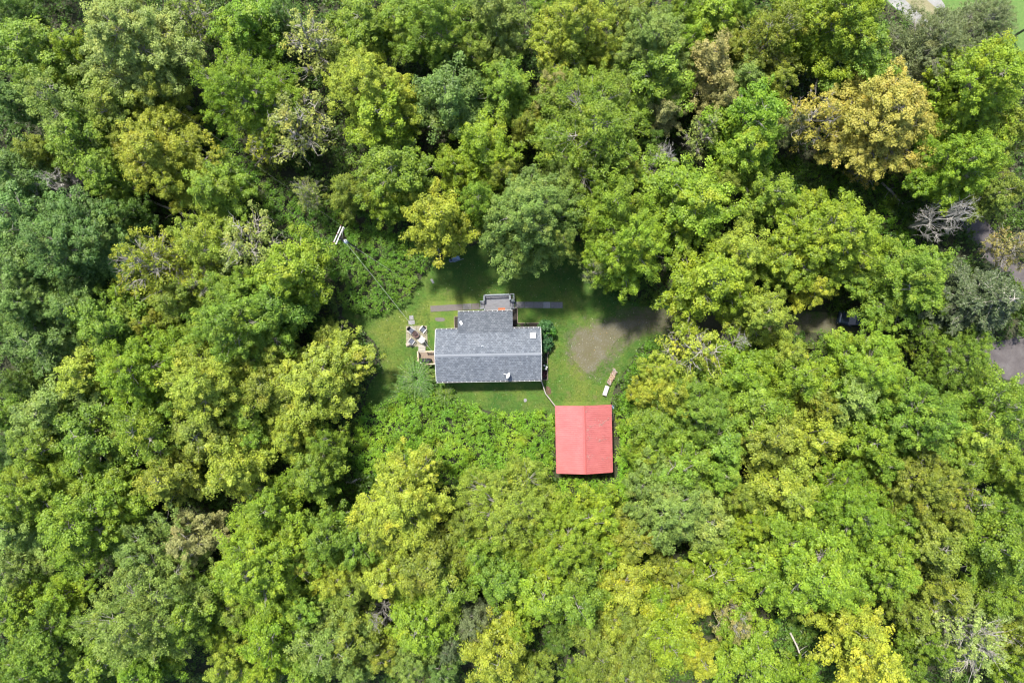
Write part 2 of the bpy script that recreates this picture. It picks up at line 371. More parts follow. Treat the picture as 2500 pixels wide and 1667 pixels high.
# x, y, radius (in pixels of a 2352 px wide copy of the photo), kind, colour, [height], [landmark phrase]
T = [
 # upper left
 (45,30,45,'M','K'),(74,120,80,'M','A'),(178,112,55,'M','B'),(302,95,108,'M','L',15,"the big pale upper-left tree"),(195,25,42,'M','G'),(430,32,60,'S','G'),
 (572,52,76,'M','J'),(652,45,50,'F','D'),(716,92,70,'S','L'),(560,208,100,'F','J',13,"the round vivid upper-left tree"),(447,130,35,'M','G'),
 (375,205,55,'M','G'),(145,245,82,'F','E'),(268,248,72,'M','G'),(188,318,72,'M','A'),(28,235,55,'M','D'),(68,300,42,'M','G'),
 (403,288,45,'M','Y',None,"the yellow-topped tree"),(365,352,95,'M','C'),(492,432,68,'M','A'),(402,418,58,'M','C'),(672,285,84,'S','L',13,"the pale branchy tree"),
 (700,440,42,'S','L'),(598,335,45,'S','C'),(242,402,62,'M','A'),(140,418,52,'D','H',None,"the leafless twiggy tree"),(42,405,68,'M','D'),(92,350,50,'M','G'),
 (62,500,80,'M','D'),(298,492,48,'M','K'),(505,120,32,'M','L'),(120,190,50,'M','A'),(330,180,40,'M','A'),(20,330,40,'M','D'),(300,330,50,'M','G'),
 (285,20,45,'M','G'),(380,70,40,'M','K'),
 # left
 (170,560,108,'M','D',15,"the large blue-green left tree"),(262,560,66,'M','D'),(60,618,78,'M','D'),(78,700,92,'M','D'),(182,702,62,'M','D'),(98,785,76,'M','D'),
 (345,605,92,'S','C'),(462,560,72,'F','C'),(562,565,80,'S','L'),(472,650,62,'S','C'),(255,635,42,'M','B'),(668,622,82,'M','B'),(645,705,76,'M','A'),
 (545,742,98,'M','A'),(250,748,72,'M','A'),(352,742,50,'M','G'),(195,850,66,'M','C'),(325,852,98,'M','J',14,"the vivid green left tree"),(243,918,40,'M','H'),
 (480,880,98,'M','C'),(712,872,110,'M','C',11),(640,812,50,'M','G'),(765,790,56,'F','G',7),(118,950,80,'M','E'),(205,990,80,'M','A'),(335,985,80,'F','A'),
 (470,998,76,'M','G'),(580,952,62,'M','A'),(665,1000,56,'M','C'),(98,1025,72,'M','A'),(22,950,52,'M','A'),(20,1035,55,'M','D'),(750,1025,52,'F','A'),
 (410,690,60,'M','G'),(300,680,50,'M','B'),(570,650,60,'M','A'),(620,890,70,'M','G'),(410,930,50,'M','A'),(265,1020,50,'M','G'),
 (400,790,50,'M','B'),(800,865,40,'M','G',7),(55,880,45,'M','K'),(590,1010,50,'M','A'),
 # lower left
 (208,1198,115,'M','B',14,"the large lime lower-left tree"),(390,1092,68,'M','G'),(540,1075,76,'M','C'),(722,1085,66,'M','A'),(335,1262,84,'F','E'),
 (445,1245,62,'M','H',None,"the tan tree"),(628,1165,62,'M','B'),(540,1180,42,'M','B'),(600,1302,112,'M','B',14,"the bright lime tree"),(78,1132,88,'M','A'),(152,1098,60,'M','A'),
 (38,1200,70,'M','E'),(45,1302,60,'M','E'),(40,1400,62,'M','B'),(138,1368,56,'M','B'),(192,1402,42,'M','G'),(335,1408,122,'F','E'),(452,1402,72,'M','A'),
 (108,1512,98,'M','A'),(236,1510,70,'M','A'),(335,1530,62,'M','J'),(505,1448,46,'M','B'),(520,1525,52,'M','C'),(620,1462,66,'M','J'),(605,1545,50,'M','B'),
 (430,1530,42,'M','C'),(745,1480,76,'F','E'),(755,1232,62,'M','A'),(768,1330,52,'M','C'),(30,1535,50,'M','A'),(700,1400,60,'M','A'),(560,1400,55,'M','G'),
 (270,1120,50,'M','A'),(700,1280,50,'M','G'),(20,1120,50,'M','D'),
 # lower centre
 (918,1160,102,'M','C',14,"the yellow-green tree below the brush"),(1165,1172,106,'F','C',13),(1100,1255,60,'M','A'),(988,1292,84,'M','G'),(825,1252,62,'M','A'),
 (890,1322,62,'M','C'),(1035,1342,70,'M','A'),(1150,1322,64,'M','A'),(1290,1238,92,'M','B'),(1370,1185,62,'M','B'),(1250,1345,78,'M','B'),(1322,1362,80,'M','A'),
 (1430,1342,66,'M','C'),(1455,1235,62,'M','G'),(965,1432,72,'M','B'),(1088,1425,56,'F','P',None,"the dull grey-green tree"),(1032,1480,40,'F','P'),(1145,1500,76,'M','C'),
 (1190,1435,48,'M','B'),(1020,1535,50,'M','D'),(815,1345,56,'M','G'),(810,1462,66,'M','G'),(945,1525,46,'M','E'),(885,1500,46,'M','G'),(1290,1470,42,'M','K',8),
 (1430,1528,100,'M','G'),(1530,1462,76,'M','B'),(1400,1422,50,'M','C'),(1540,1160,88,'M','E'),(1545,1322,52,'M','G'),(1512,1365,42,'M','J',8),(1500,1100,50,'M','A'),
 (815,1545,46,'M','E'),(868,1418,40,'D','H',None,"the white snag"),(1220,1230,46,'M','G'),(1395,1260,50,'M','B'),(880,1220,52,'M','G'),(1065,1200,45,'M','G'),(1300,1300,50,'M','A'),
 # lower right
 (1620,1190,78,'M','E'),(1800,1120,82,'M','C'),(1950,1172,92,'M','J',14,"the vivid lower-right tree"),(1715,1205,46,'M','B'),(1865,1312,120,'M','B',15,"the largest lower-right tree"),
 (1655,1310,78,'M','B'),(2030,1292,90,'M','B'),(2135,1245,74,'M','G'),(2115,1100,92,'M','G'),(2235,1150,60,'S','C'),(2290,1260,82,'M','A'),(1595,1375,52,'M','C'),
 (1695,1432,56,'S','H'),(1730,1505,80,'M','B'),(1605,1505,50,'M','Y',None,"the bright yellow tree"),(1950,1432,66,'M','C'),(1990,1505,80,'M','Y'),(2150,1345,62,'M','G'),
 (2230,1468,108,'S','L',13,"the branchy bottom-right tree"),(2015,1060,60,'M','A'),(2320,1078,60,'M','A'),(2262,1372,60,'M','A'),(2130,1480,50,'M','A'),(1650,1080,60,'M','A'),
 (1690,1135,46,'M','G'),(1740,1310,50,'M','A'),(1780,1210,55,'M','A'),(2200,1060,55,'M','A'),(2060,1190,50,'M','A'),(2180,1180,50,'M','G'),(2320,1180,45,'M','A'),
 (2080,1400,50,'M','G'),(2330,1380,45,'M','A'),(1880,1210,45,'M','C'),(2330,1540,50,'M','B'),(1660,1390,40,'M','A'),
 # right of the clearing
 (1618,655,84,'M','B',14),(1695,582,66,'M','C'),(1790,612,54,'M','A'),(1915,545,104,'M','B',14,"the broad lime tree above the drive"),(2078,640,100,'M','A',14,"the big round tree over the car"),
 (1868,664,54,'M','Y',9,"the small yellow tree"),(2262,692,152,'C','N',16,"the dark conifer"),(1748,716,62,'M','C'),(1600,805,78,'S','C',12,"the twiggy yellow tree by the drive"),
 (1690,785,36,'D','H'),(1800,806,56,'M','C'),(1985,852,100,'M','B',13,"the vivid tree below the car"),(1700,852,72,'M','J'),(1828,862,62,'M','B'),(2195,822,88,'F','A'),
 (2290,932,84,'F','A'),(2132,875,44,'M','G'),(1950,912,70,'M','E'),(1730,930,80,'M','A'),(1602,935,88,'M','A'),(1762,1002,76,'M','G'),(1865,1010,66,'M','C'),
 (1980,1010,62,'M','B'),(2100,962,98,'M','A'),(2230,992,70,'M','C'),(1642,1012,78,'M','A'),(1520,850,48,'M','C',9),(1483,905,40,'M','C',8),(1540,902,60,'M','C'),
 (1512,972,62,'M','A'),(1562,1060,74,'M','A'),(1482,1040,40,'M','A',9),(2020,960,50,'M','A'),(1880,930,50,'M','G'),
 (1680,680,55,'M','B'),(1580,560,40,'M','A'),
 # upper right
 (2030,264,122,'M','F',14,"the large golden tree"),(1885,262,68,'S','F',13),(2140,112,88,'W','P',12,"the willow"),(2245,60,84,'W','P',11),(2245,195,108,'M','B'),
 (1915,48,108,'M','B'),(1780,75,76,'F','G'),(1640,42,62,'M','B'),(1625,145,64,'M','H'),(1710,182,52,'M','E'),(1725,268,76,'M','J',14,"the vivid upper-right tree"),
 (1705,352,64,'M','B'),(1620,302,52,'S','L'),(1815,288,42,'F','P'),(1975,138,76,'M','A'),(1870,115,50,'M','A'),(2145,245,46,'M','D'),(2200,378,94,'M','J'),
 (2282,442,60,'M','G'),(2320,292,58,'M','G'),(2180,495,56,'D','H',12,"the pale leafless tree by the lane"),(1600,472,82,'M','B'),(1762,452,66,'M','A'),
 (2335,565,60,'S','H'),(1575,105,52,'M','J'),(2330,165,52,'M','B'),(2010,375,54,'S','F'),(1655,235,45,'M','H'),(1780,190,55,'M','G'),(1690,110,50,'M','G'),
 (1700,25,45,'M','A'),(2100,330,40,'M','G'),(1660,420,45,'M','G'),(2270,360,45,'M','G'),(1640,205,40,'M','G'),
 # upper centre
 (832,62,78,'M','A'),(915,62,64,'M','A'),(1002,62,92,'M','A'),(1135,32,66,'M','E'),(1145,102,54,'M','E'),(1320,65,86,'M','C',14,"the bright tree at the top edge"),
 (1250,20,46,'M','A'),(1385,125,46,'M','C'),(1495,108,86,'M','E'),(1508,178,82,'M','A'),(1462,32,60,'M','G'),(850,195,90,'M','C',14,"the bright upper-centre tree"),
 (880,282,76,'M','B'),(915,140,42,'M','C'),(1030,222,78,'M','D'),(1160,202,72,'M','A'),(1270,205,46,'M','H'),(1268,248,48,'M','E'),(1362,302,128,'F','A',15,"the broad upper-centre tree"),
 (1370,215,58,'M','B'),(1110,332,70,'M','B'),(1050,388,60,'M','B'),(905,402,82,'M','A'),(890,462,58,'M','B'),(1006,508,74,'M','C',14.5,"the bright tree at the clearing's top"),
 (1208,497,104,'M','E',17,"the sage tree above the house"),(1155,402,52,'M','G'),(1100,468,50,'M','A',15.5),(800,440,50,'M','G'),(1400,472,68,'M','A',16),(1440,562,92,'M','B',15.5),
 (1545,440,84,'M','B'),(1432,395,46,'M','G'),(1518,375,50,'D','H',12,"the grey snag"),(1196,348,36,'M','C'),(1212,290,46,'M','G'),(1290,420,60,'M','E'),
 (1250,110,40,'M','A'),(1080,130,50,'M','G'),(1560,30,45,'M','A'),(780,140,50,'M','G'),(1520,260,50,'M','H'),
 (1430,230,42,'M','G'),(1500,330,36,'M','K',8),(1200,592,42,'M','E',12),(1290,560,44,'M','E',14),(1370,620,40,'S','L',12),
]
T += [(150,1560,52,'M','A'),(300,1575,50,'M','B'),(700,1545,55,'M','A'),(1230,1540,46,'M','G',9),(1330,1570,46,'M','A',8),(1850,1560,44,'M','J',9),(2080,1550,52,'M','A'),(2350,700,30,'M','K',9),(2345,1120,46,'M','A'),(2345,1470,50,'M','G'),(5,1120,46,'M','A'),(8,760,46,'M','D')]
rngT = random.Random(4)
TREES = []
def add_tree(x, y, r, kind, c, h=None, lm=None, filler=False):
    rm = r * .0468 * (.97 if r > 60 else .86)
    if h is None: h = 6.2 + 1.75 * rm + rngT.uniform(-1.2, 1.2)
    zc = h * .70
    k = 1 - zc / H
    wx, wy, _ = Dp(x, y); wx *= k; wy *= k
    TREES.append(dict(x=x, y=y, r=r, rm=rm, kind=kind, c=c, h=h, lm=lm, w=(wx, wy), filler=filler))
small_ = sorted((t[2], i) for i, t in enumerate(T) if len(t) < 7 and t[3] == 'M' and len(t) < 6)[:max(0, len(T) - 299)]
T = [t for i, t in enumerate(T) if i not in {q[1] for q in small_}]
for t in T: add_tree(*t)

# open places (same 2352 px frame) that must keep free of filling trees
OPEN = {
 'clearing': [(800,705),(870,700),(930,670),(985,575),(1060,560),(1330,555),(1400,600),(1440,690),(1560,700),(1700,720),(1860,715),(2000,745),(2110,790),(2352,800),(2352,900),(2260,880),(2150,820),(2000,770),(1850,760),(1560,765),(1490,790),(1440,850),(1405,930),(1410,1110),(1270,1110),(1265,950),(1000,930),(880,960),(850,880),(840,760)],
 'brush_pole': [(560,430),(640,500),(780,500),(940,560),(980,620),(920,700),(800,710),(700,560),(600,500),(470,430),(450,300),(480,270),(560,330)],
 'brush_south': [(860,960),(950,900),(1270,950),(1280,1110),(1400,1110),(1430,1130),(1260,1130),(1060,1080),(1000,1080),(840,1040)],
 'slope': [(1790,380),(1900,400),(2060,420),(2110,540),(2150,620),(2020,560),(1960,470),(1820,480)],
 'lane': [(2230,500),(2352,540),(2352,660),(2280,620)],
 'meadow': [(2040,0),(2352,0),(2352,110),(2260,130),(2120,60)],
 'glen': [(660,1110),(800,1060),(850,1090),(800,1180),(680,1190)],
 'glen2': [(1790,1440),(1900,1440),(1900,1568),(1790,1568)],
 'dark1': [(0,820),(110,840),(60,930),(0,940)], 'dark2': [(1210,1430),(1330,1400),(1330,1560),(1230,1560)],
 'dark3': [(950,330),(1030,310),(1010,370),(960,370)], 'dark4': [(1250,130),(1310,140),(1320,200),(1260,200)],
 'dark5': [(380,10),(420,40),(520,140),(560,110),(480,60)],
}
def in_poly(X, Y, poly):
    res = np.zeros(np.shape(X), bool); n = len(poly); j = n - 1
    for i in range(n):
        xi, yi = poly[i]; xj, yj = poly[j]
        if yi != yj:
            c = ((yi > Y) != (yj > Y)) & (X < (xj - xi) * (Y - yi) / (yj - yi) + xi); res ^= c
        j = i
    return res
gx, gy = np.meshgrid(np.arange(4, 2352, 8), np.arange(4, 1568, 8))
cov = np.zeros(gx.shape, bool)
for t in TREES: cov |= (gx - t['x']) ** 2 + (gy - t['y']) ** 2 < (t['r'] * .98) ** 2
for p in OPEN.values(): cov |= in_poly(gx, gy, p)
fr = np.random.default_rng(3)
while len(TREES) < 297:
    ys, xs = np.where(~cov)
    if len(ys) < 40: break
    best = None
    for q in fr.integers(0, len(ys), 30):
        X, Y = gx[ys[q], xs[q]], gy[ys[q], xs[q]]
        g = int(((~cov) & ((gx - X) ** 2 + (gy - Y) ** 2 < 34 ** 2)).sum())
        if best is None or g > best[0]: best = (g, X, Y)
    g, X, Y = best
    if g < 9: break
    r = float(30 + min(g, 55) * .35)
    add_tree(float(X), float(Y), r, 'M', rngT.choice('AGJAKGA'), rngT.uniform(6.8, 9.0), None, True)
    cov |= (gx - X) ** 2 + (gy - Y) ** 2 < (r * 1.0) ** 2
print("trees", len(TREES))

LM = [("the grey house", 1121, 817), ("the red roof", 1341, 1008), ("the utility pole", 780, 540), ("the parked car", 1966, 735), ("the gravel drive", 1480, 735), ("the stone patio", 957, 775)]
LM += [(t['lm'], t['x'], t['y']) for t in TREES if t['lm']]
EDGE = [("the photo's left edge", 0, None), ("the photo's right edge", 2352, None), ("the photo's top edge", None, 0), ("the photo's bottom edge", None, 1568)]
def dirw(dx, dy):
    a = math.degrees(math.atan2(-dy, dx)) % 360
    return ["right of", "upper right of", "above", "upper left of", "left of", "lower left of", "below", "lower right of"][int((a + 22.5) // 45) % 8]
used = set()
def tree_label(t):
    size = "broad" if t['r'] >= 92 else ("small" if t['r'] < 52 else "")
    form = {'M': "leafy tree", 'F': "fine-leaved tree", 'S': "thin-leaved tree", 'D': "leafless tree", 'W': "willow", 'C': "conifer"}[t['kind']]
    colr = "bleached" if t['kind'] == 'D' else COLS[t['c']][1]
    look = " ".join(q for q in ("low" if t['filler'] else size, colr, form) if q)
    near = sorted(((math.hypot(t['x'] - x, t['y'] - y), nm, x, y) for nm, x, y in LM if nm != t['lm']))
    e = min(((t['x'], "at the left edge"), (2352 - t['x'], "at the right edge"), (t['y'], "at the top edge"), (1568 - t['y'], "at the bottom edge")))
    for m in range(1, 9):
        for k in range(0, m):
            parts = []
            for (d_, nm, x, y) in (near[k], near[m]):
                parts.append(("just " if d_ < t['r'] + 75 else "") + dirw(t['x'] - x, t['y'] - y) + " " + nm)
            cands = []
            if e[0] < t['r'] + 10: cands.append(f"{look} {e[1]}, {parts[0]}")
            cands.append(f"{look} {parts[0]}, {parts[1]}"); cands.append(f"{look} {parts[0]}, {parts[1]}".replace("just ", ""))
            for l in cands:
                if l not in used and len(l.split()) <= 16: used.add(l); return l
    l = f"{look} {parts[0]}"[:110]; used.add(l); return l
TN = {'M': 'broadleaf_tree', 'F': 'broadleaf_tree', 'S': 'thinning_tree', 'D': 'bare_tree', 'W': 'willow_tree', 'C': 'conifer_tree'}
cnt = {}
for t in TREES:
    kd = t['kind']; key = kd + ('L' if (t['rm'] > 3.9 or kd in 'DWC') else 'S')
    lst = PROTO[key]; i = cnt.get(key, rngT.randint(0, 5)); cnt[key] = i + 1
    (cm, tm), Rr, Ht = lst[i % len(lst)]
    s = t['rm'] / Rr; sz = t['h'] / Ht
    o = empty(TN[kd], (t['w'][0], t['w'][1], 0), rngT.uniform(0, 6.283), tree_label(t), "tree", "trees of the wood around the house")
    o.scale = (s * rngT.uniform(.93, 1.08), s * rngT.uniform(.93, 1.08), sz)
    b = COLS[t['c']][0]; v = rngT.uniform(.92, 1.12); hj = rngT.uniform(-.08, .06)
    if cm:
        c_ = link('crown', cm, o); hj = min(hj, 0) if t['c'] in 'FY' else hj
        c_.color = (b[0] * v * (1 + hj), b[1] * v, b[2] * v * (1 - hj), 1)
    link('trunk', tm, o)

# ------------------------------------------------------------------ setting: ground, lawn, drive, lane
def P2(x, y):
    q = Dp(x, y); return (q[0], q[1])
def smooth_poly(pts, sub=6, jit=0.0, seed=1):
    rg = random.Random(seed); out = []; n = len(pts)
    for i in range(n):
        p0, p1, p2, p3 = [Vector(pts[(i + k) % n]) for k in (-1, 0, 1, 2)]
        for s in range(sub):
            t = s / sub
            v = .5 * ((2 * p1) + (-p0 + p2) * t + (2 * p0 - 5 * p1 + 4 * p2 - p3) * t * t + (-p0 + 3 * p1 - 3 * p2 + p3) * t ** 3)
            out.append((v.x + rg.uniform(-jit, jit), v.y + rg.uniform(-jit, jit)))
    return out
def sheet(name, poly, z, mat, step=0.8, fade=1.0):
    """flat grid clipped to an outline, with the distance to the rim kept as an attribute"""
    a = np.array(poly); x0, y0 = a.min(0); x1, y1 = a.max(0)
    nx, ny = int((x1 - x0) / step) + 2, int((y1 - y0) / step) + 2
    import bmesh
    bm = bmesh.new(); lay = bm.verts.layers.float.new('rim')
    vs = [bm.verts.new((x, y, z)) for x, y in poly]; f = bm.faces.new(vs)
    if f.normal.z < 0: f.normal_flip()
    for k in range(nx): bmesh.ops.bisect_plane(bm, geom=bm.verts[:] + bm.edges[:] + bm.faces[:], plane_co=(x0 + step * (k + .5), 0, 0), plane_no=(1, 0, 0))
    for k in range(ny): bmesh.ops.bisect_plane(bm, geom=bm.verts[:] + bm.edges[:] + bm.faces[:], plane_co=(0, y0 + step * (k + .5), 0), plane_no=(0, 1, 0))
    V = np.array([v.co[:2] for v in bm.verts]); d = np.full(len(V), 1e9); b = np.roll(a, -1, 0)
    for p, q in zip(a, b):
        e = q - p; L2 = max((e ** 2).sum(), 1e-9); t = np.clip(((V - p) @ e) / L2, 0, 1)
        d = np.minimum(d, np.linalg.norm(V - (p + t[:, None] * e), axis=1))
    for v, dd in zip(bm.verts, d): v[lay] = min(1.0, dd / fade)
    me = bpy.data.meshes.new(name); bm.to_mesh(me); bm.free(); me.materials.append(mat)
    o = link(name, me); tag(o, kind='structure'); return o

def grass_nodes(n):
    """mown lawn colour in place coordinates"""
    v = coords(n)
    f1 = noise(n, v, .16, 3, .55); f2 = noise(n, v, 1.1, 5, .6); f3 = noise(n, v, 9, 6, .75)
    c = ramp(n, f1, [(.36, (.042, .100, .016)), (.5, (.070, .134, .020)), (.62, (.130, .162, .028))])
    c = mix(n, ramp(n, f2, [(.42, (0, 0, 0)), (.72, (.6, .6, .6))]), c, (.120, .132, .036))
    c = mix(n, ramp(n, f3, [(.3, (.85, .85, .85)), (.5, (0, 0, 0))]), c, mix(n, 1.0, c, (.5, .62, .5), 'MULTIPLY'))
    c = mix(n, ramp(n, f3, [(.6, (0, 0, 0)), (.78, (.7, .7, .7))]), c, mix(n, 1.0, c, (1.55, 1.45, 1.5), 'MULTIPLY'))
    mw = noise(n, v, 3.2, 4, .7); c = mix(n, ramp(n, mw, [(.38, (.75, .75, .75)), (.56, (0, 0, 0))]), c, mix(n, 1.0, c, (.62, .78, .7), 'MULTIPLY'))
    return c, f3
def dirt_nodes(n, c1, c2, c3):
    v = coords(n); f1 = noise(n, v, .8, 5, .6); f3 = noise(n, v, 14, 5, .8)
    c = ramp(n, f1, [(.3, c1), (.55, c2), (.75, c3)])
    c = mix(n, ramp(n, f3, [(.35, (.8, .8, .8)), (.55, (0, 0, 0))]), c, mix(n, 1.0, c, (.6, .6, .62), 'MULTIPLY'))
    c = mix(n, ramp(n, f3, [(.6, (0, 0, 0)), (.75, (.8, .8, .8))]), c, mix(n, 1.0, c, (1.35, 1.35, 1.4), 'MULTIPLY'))
    return c, f3
def lawn_mat():
    m, n, b, o = new_mat("mown_grass"); c, f3 = grass_nodes(n)
    # bare worn spots
    sp = noise(n, coords(n), .55, 4, .7)

    c = mix(n, ramp(n, sp, [(.62, (0, 0, 0)), (.76, (.75, .75, .75))]), c, (.15, .115, .06))
    n.links.new(c, b.inputs['Base Color']); b.inputs['Roughness'].default_value = .85
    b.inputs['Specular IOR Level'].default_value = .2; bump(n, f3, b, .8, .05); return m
def drive_mat():
    m, n, b, o = new_mat("worn_gravel_drive"); g, f3 = grass_nodes(n)
    c, f4 = dirt_nodes(n, (.100, .082, .052), (.120, .102, .072), (.14, .128, .105))
    rim = nd(n, "ShaderNodeAttribute", attribute_name='rim')
    v = coords(n)
    # weeds still grow between the wheels and towards the rim
    k = math_(n, 'ADD', rim.outputs['Fac'], math_(n, 'MULTIPLY', math_(n, 'SUBTRACT', noise(n, v, .8, 7, .78), .5), 2.6))
    sx = nd(n, 'ShaderNodeSeparateXYZ'); n.links.new(v, sx.inputs[0])      # the narrow track is worn barer than the turning place
    k = math_(n, 'ADD', k, math_(n, 'MULTIPLY', math_(n, 'DIVIDE', math_(n, 'SUBTRACT', sx.outputs[0], 11.0), 4.0, True), .42))
    k2 = math_(n, 'ADD', k, math_(n, 'MULTIPLY', math_(n, 'SUBTRACT', noise(n, v, 6, 5, .75), .5), 2.0))
    f = ramp(n, k2, [(.20, (0, 0, 0)), (.72, (.88, .88, .88))])
    n.links.new(mix(n, f, g, c), b.inputs['Base Color']); b.inputs['Roughness'].default_value = .9
    b.inputs['Specular IOR Level'].default_value = .2
    bump(n, f4, b, .6, .04); return m
def floor_mat():
    m, n, b, o = new_mat("forest_floor_soil"); v = coords(n)
    f1 = noise(n, v, .12, 4, .6); f2 = noise(n, v, 2.5, 6, .7)
    c = ramp(n, f1, [(.35, (.026, .040, .014)), (.55, (.042, .046, .020)), (.72, (.070, .052, .032))])
    c = mix(n, ramp(n, f2, [(.4, (0, 0, 0)), (.7, (.7, .7, .7))]), c, (.085, .070, .040))
    f3 = noise(n, v, 7, 5, .8); c = mix(n, ramp(n, f3, [(.4, (.9, .9, .9)), (.55, (0, 0, 0))]), c, (.012, .022, .008))
    n.links.new(c, b.inputs['Base Color']); b.inputs['Roughness'].default_value = .95; bump(n, f2, b, .8, .15); return m
def gravel_mat(name, c1, c2, c3):
    m, n, b, o = new_mat(name); c, f = dirt_nodes(n, c1, c2, c3)
    n.links.new(c, b.inputs['Base Color']); b.inputs['Roughness'].default_value = .95; bump(n, f, b, .5, .03); return m
def meadow_mat():
    m, n, b, o = new_mat("meadow_grass"); v = coords(n); f = noise(n, v, 3, 5, .7)
    n.links.new(ramp(n, f, [(.3, (.060, .122, .022)), (.7, (.105, .175, .036))]), b.inputs['Base Color'])
    b.inputs['Roughness'].default_value = .9; bump(n, f, b, .5, .05); return m
LAWN = lawn_mat()
g = MB(); g.add([(-1500, -1500, -.008), (1500, -1500, -.008), (1500, 1500, -.008), (-1500, 1500, -.008)], [(0, 1, 2, 3)])
tag(g.obj('forest_floor', floor_mat()), kind='structure')
lawn_px = [(795,706),(868,716),(915,700),(955,660),(985,612),(1030,585),(1100,560),(1200,550),(1310,550),(1385,590),(1420,655),(1440,690),(1520,702),(1600,712),(1600,760),(1520,768),(1478,790),(1448,835),(1415,885),(1400,940),(1396,1005),(1280,1005),(1272,955),(1205,953),(1130,945),(1060,925),(1000,905),(940,898),(905,905),(875,935),(840,930),(850,880),(872,850),(868,800),(835,760),(790,730)]
lawn_poly = smooth_poly([P2(*p) for p in lawn_px], 6, .06)
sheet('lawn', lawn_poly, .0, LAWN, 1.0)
drive_px = [(1300,745),(1340,722),(1400,712),(1450,706),(1550,706),(1700,712),(1860,716),(1990,722),(2090,755),(2110,800),(2060,806),(1980,778),(1860,762),(1700,770),(1560,768),(1490,772),(1440,800),(1415,840),(1375,880),(1330,880),(1292,840),(1282,790)]
drive_poly = smooth_poly([P2(*p) for p in drive_px], 6, .08, 2)
sheet('driveway', drive_poly, .004, drive_mat(), 1.0, 2.6)
lane_px = [(2235,470),(2275,520),(2330,590),(2400,640),(2400,700),(2320,640),(2270,600),(2225,545),(2200,480)]
lane_poly = smooth_poly([P2(*p) for p in lane_px], 5, .1, 3)
GRAVEL = gravel_mat("lane_gravel", (.065, .056, .058), (.10, .088, .09), (.13, .12, .12))
sheet('lane', lane_poly, .004, GRAVEL, 2.0)
lane2_px = [(2080,758),(2150,772),(2230,785),(2300,782),(2400,770),(2400,885),(2300,868),(2200,840),(2095,812)]
lane2_poly = smooth_poly([P2(*p) for p in lane2_px], 5, .1, 6)
sheet('lane', lane2_poly, .006, GRAVEL, 2.0)
mead_px = [(2030,-60),(2500,-60),(2500,240),(2352,190),(2260,150),(2180,110),(2110,70)]
mead_poly = smooth_poly([P2(*p) for p in mead_px], 5, .2, 4)
sheet('meadow', mead_poly, .002, meadow_mat(), 3.0)
# two concrete wheel strips and the worn grass between them
road_mat = gravel_mat("pale_road_gravel", (.19, .185, .175), (.27, .265, .255), (.33, .325, .315))
for nm, px, mt, z in (('track', [(1995,-40),(2030,-40),(2150,68),(2122,72)], road_mat, .008), ('track', [(2085,-45),(2112,-45),(2170,10),(2150,18)], road_mat, .008),
                  ('verge', [(2030,-40),(2085,-45),(2150,18),(2160,50),(2148,66)], gravel_mat("dry_grass", (.17, .155, .085), (.22, .20, .11), (.25, .235, .14)), .006)):
    sheet(nm, smooth_poly([P2(*p) for p in px], 4, .05, 5), z, mt, 2.0)

# ------------------------------------------------------------------ undergrowth (nobody could count it)
def inside_world(P, poly): return in_poly(P[:, 0], P[:, 1], poly)
NPn = np.random.default_rng(77)
def vnoise(P, s, seed):
    q = np.random.default_rng(seed); tab = q.random((64, 64)); u = P[:, 0] / s + 500; v = P[:, 1] / s + 500
    i = np.floor(u).astype(int); j = np.floor(v).astype(int); fu = u - i; fv = v - j; fu = fu * fu * (3 - 2 * fu); fv = fv * fv * (3 - 2 * fv)
    g_ = lambda a, b: tab[a % 64, b % 64]
    return (g_(i, j) * (1 - fu) + g_(i + 1, j) * fu) * (1 - fv) + (g_(i, j + 1) * (1 - fu) + g_(i + 1, j + 1) * fu) * fv
def shrink(poly, d):
    n = len(poly); a = sum(poly[i][0] * poly[(i + 1) % n][1] - poly[(i + 1) % n][0] * poly[i][1] for i in range(n)); sg = 1 if a > 0 else -1; out = []
    for i in range(n):
        p, q = Vector(poly[(i - 3) % n]), Vector(poly[(i + 3) % n]); e = (q - p).normalized(); out.append((poly[i][0] - e.y * d * sg, poly[i][1] + e.x * d * sg))
    return out
lawn_in = shrink(lawn_poly, .55); drive_in = shrink(drive_poly, 1.6)
def brush(name, poly, dens, rad, hmax, L, color, label, cat, per=26, seed=1, exclude=()):
    rng = np.random.default_rng(seed); a = np.array(poly); x0, y0 = a.min(0); x1, y1 = a.max(0)
    n = int((x1 - x0) * (y1 - y0) * dens); P = np.stack([rng.uniform(x0, x1, n), rng.uniform(y0, y1, n)], 1)
    k = inside_world(P, poly)
    for e in exclude: k &= ~inside_world(P, e)
    P = P[k]; hh = hmax * (.15 + .85 * vnoise(P, 1.6, seed) * (.5 + vnoise(P, 5, seed + 1)))
    C = np.concatenate([P, hh[:, None]], 1); D_ = unit(np.concatenate([rng.normal(size=P.shape), np.full((len(P), 1), .4)], 1))
    Pl, Nn, tn = sprays(C, D_, rng.uniform(.6, 1.25, len(C)) * rad, per, rng, .6, L, .6)
    # some stands differ in tone
    tn = np.clip(tn * .7 + np.repeat(vnoise(P, 2.2, seed + 5), per) * .45, 0, 1.2)
    Pl[:, 2] = np.maximum(Pl[:, 2], .02)
    me = leaf_mesh(name, Pl, Nn, tn, L * rng.uniform(.7, 1.4, len(Pl)), L * .6, BRUSH, rng)
    o = link(name, me); o.color = (*color, 1); tag(o, label, cat, kind='stuff'); return o
W_ = lambda pts, s=1, j=0: smooth_poly([P2(*p) for p in pts], 4, .15, 9)
frame = [P2(-130, -120), P2(2480, -120), P2(2480, 1690), P2(-130, 1690)]
clear_w = smooth_poly([P2(*p) for p in OPEN['clearing']], 4)
house_ex = [S(1050, 740), S(1335, 740), S(1335, 945), S(1050, 945)]; house_ex = [(p[0], p[1]) for p in house_ex]
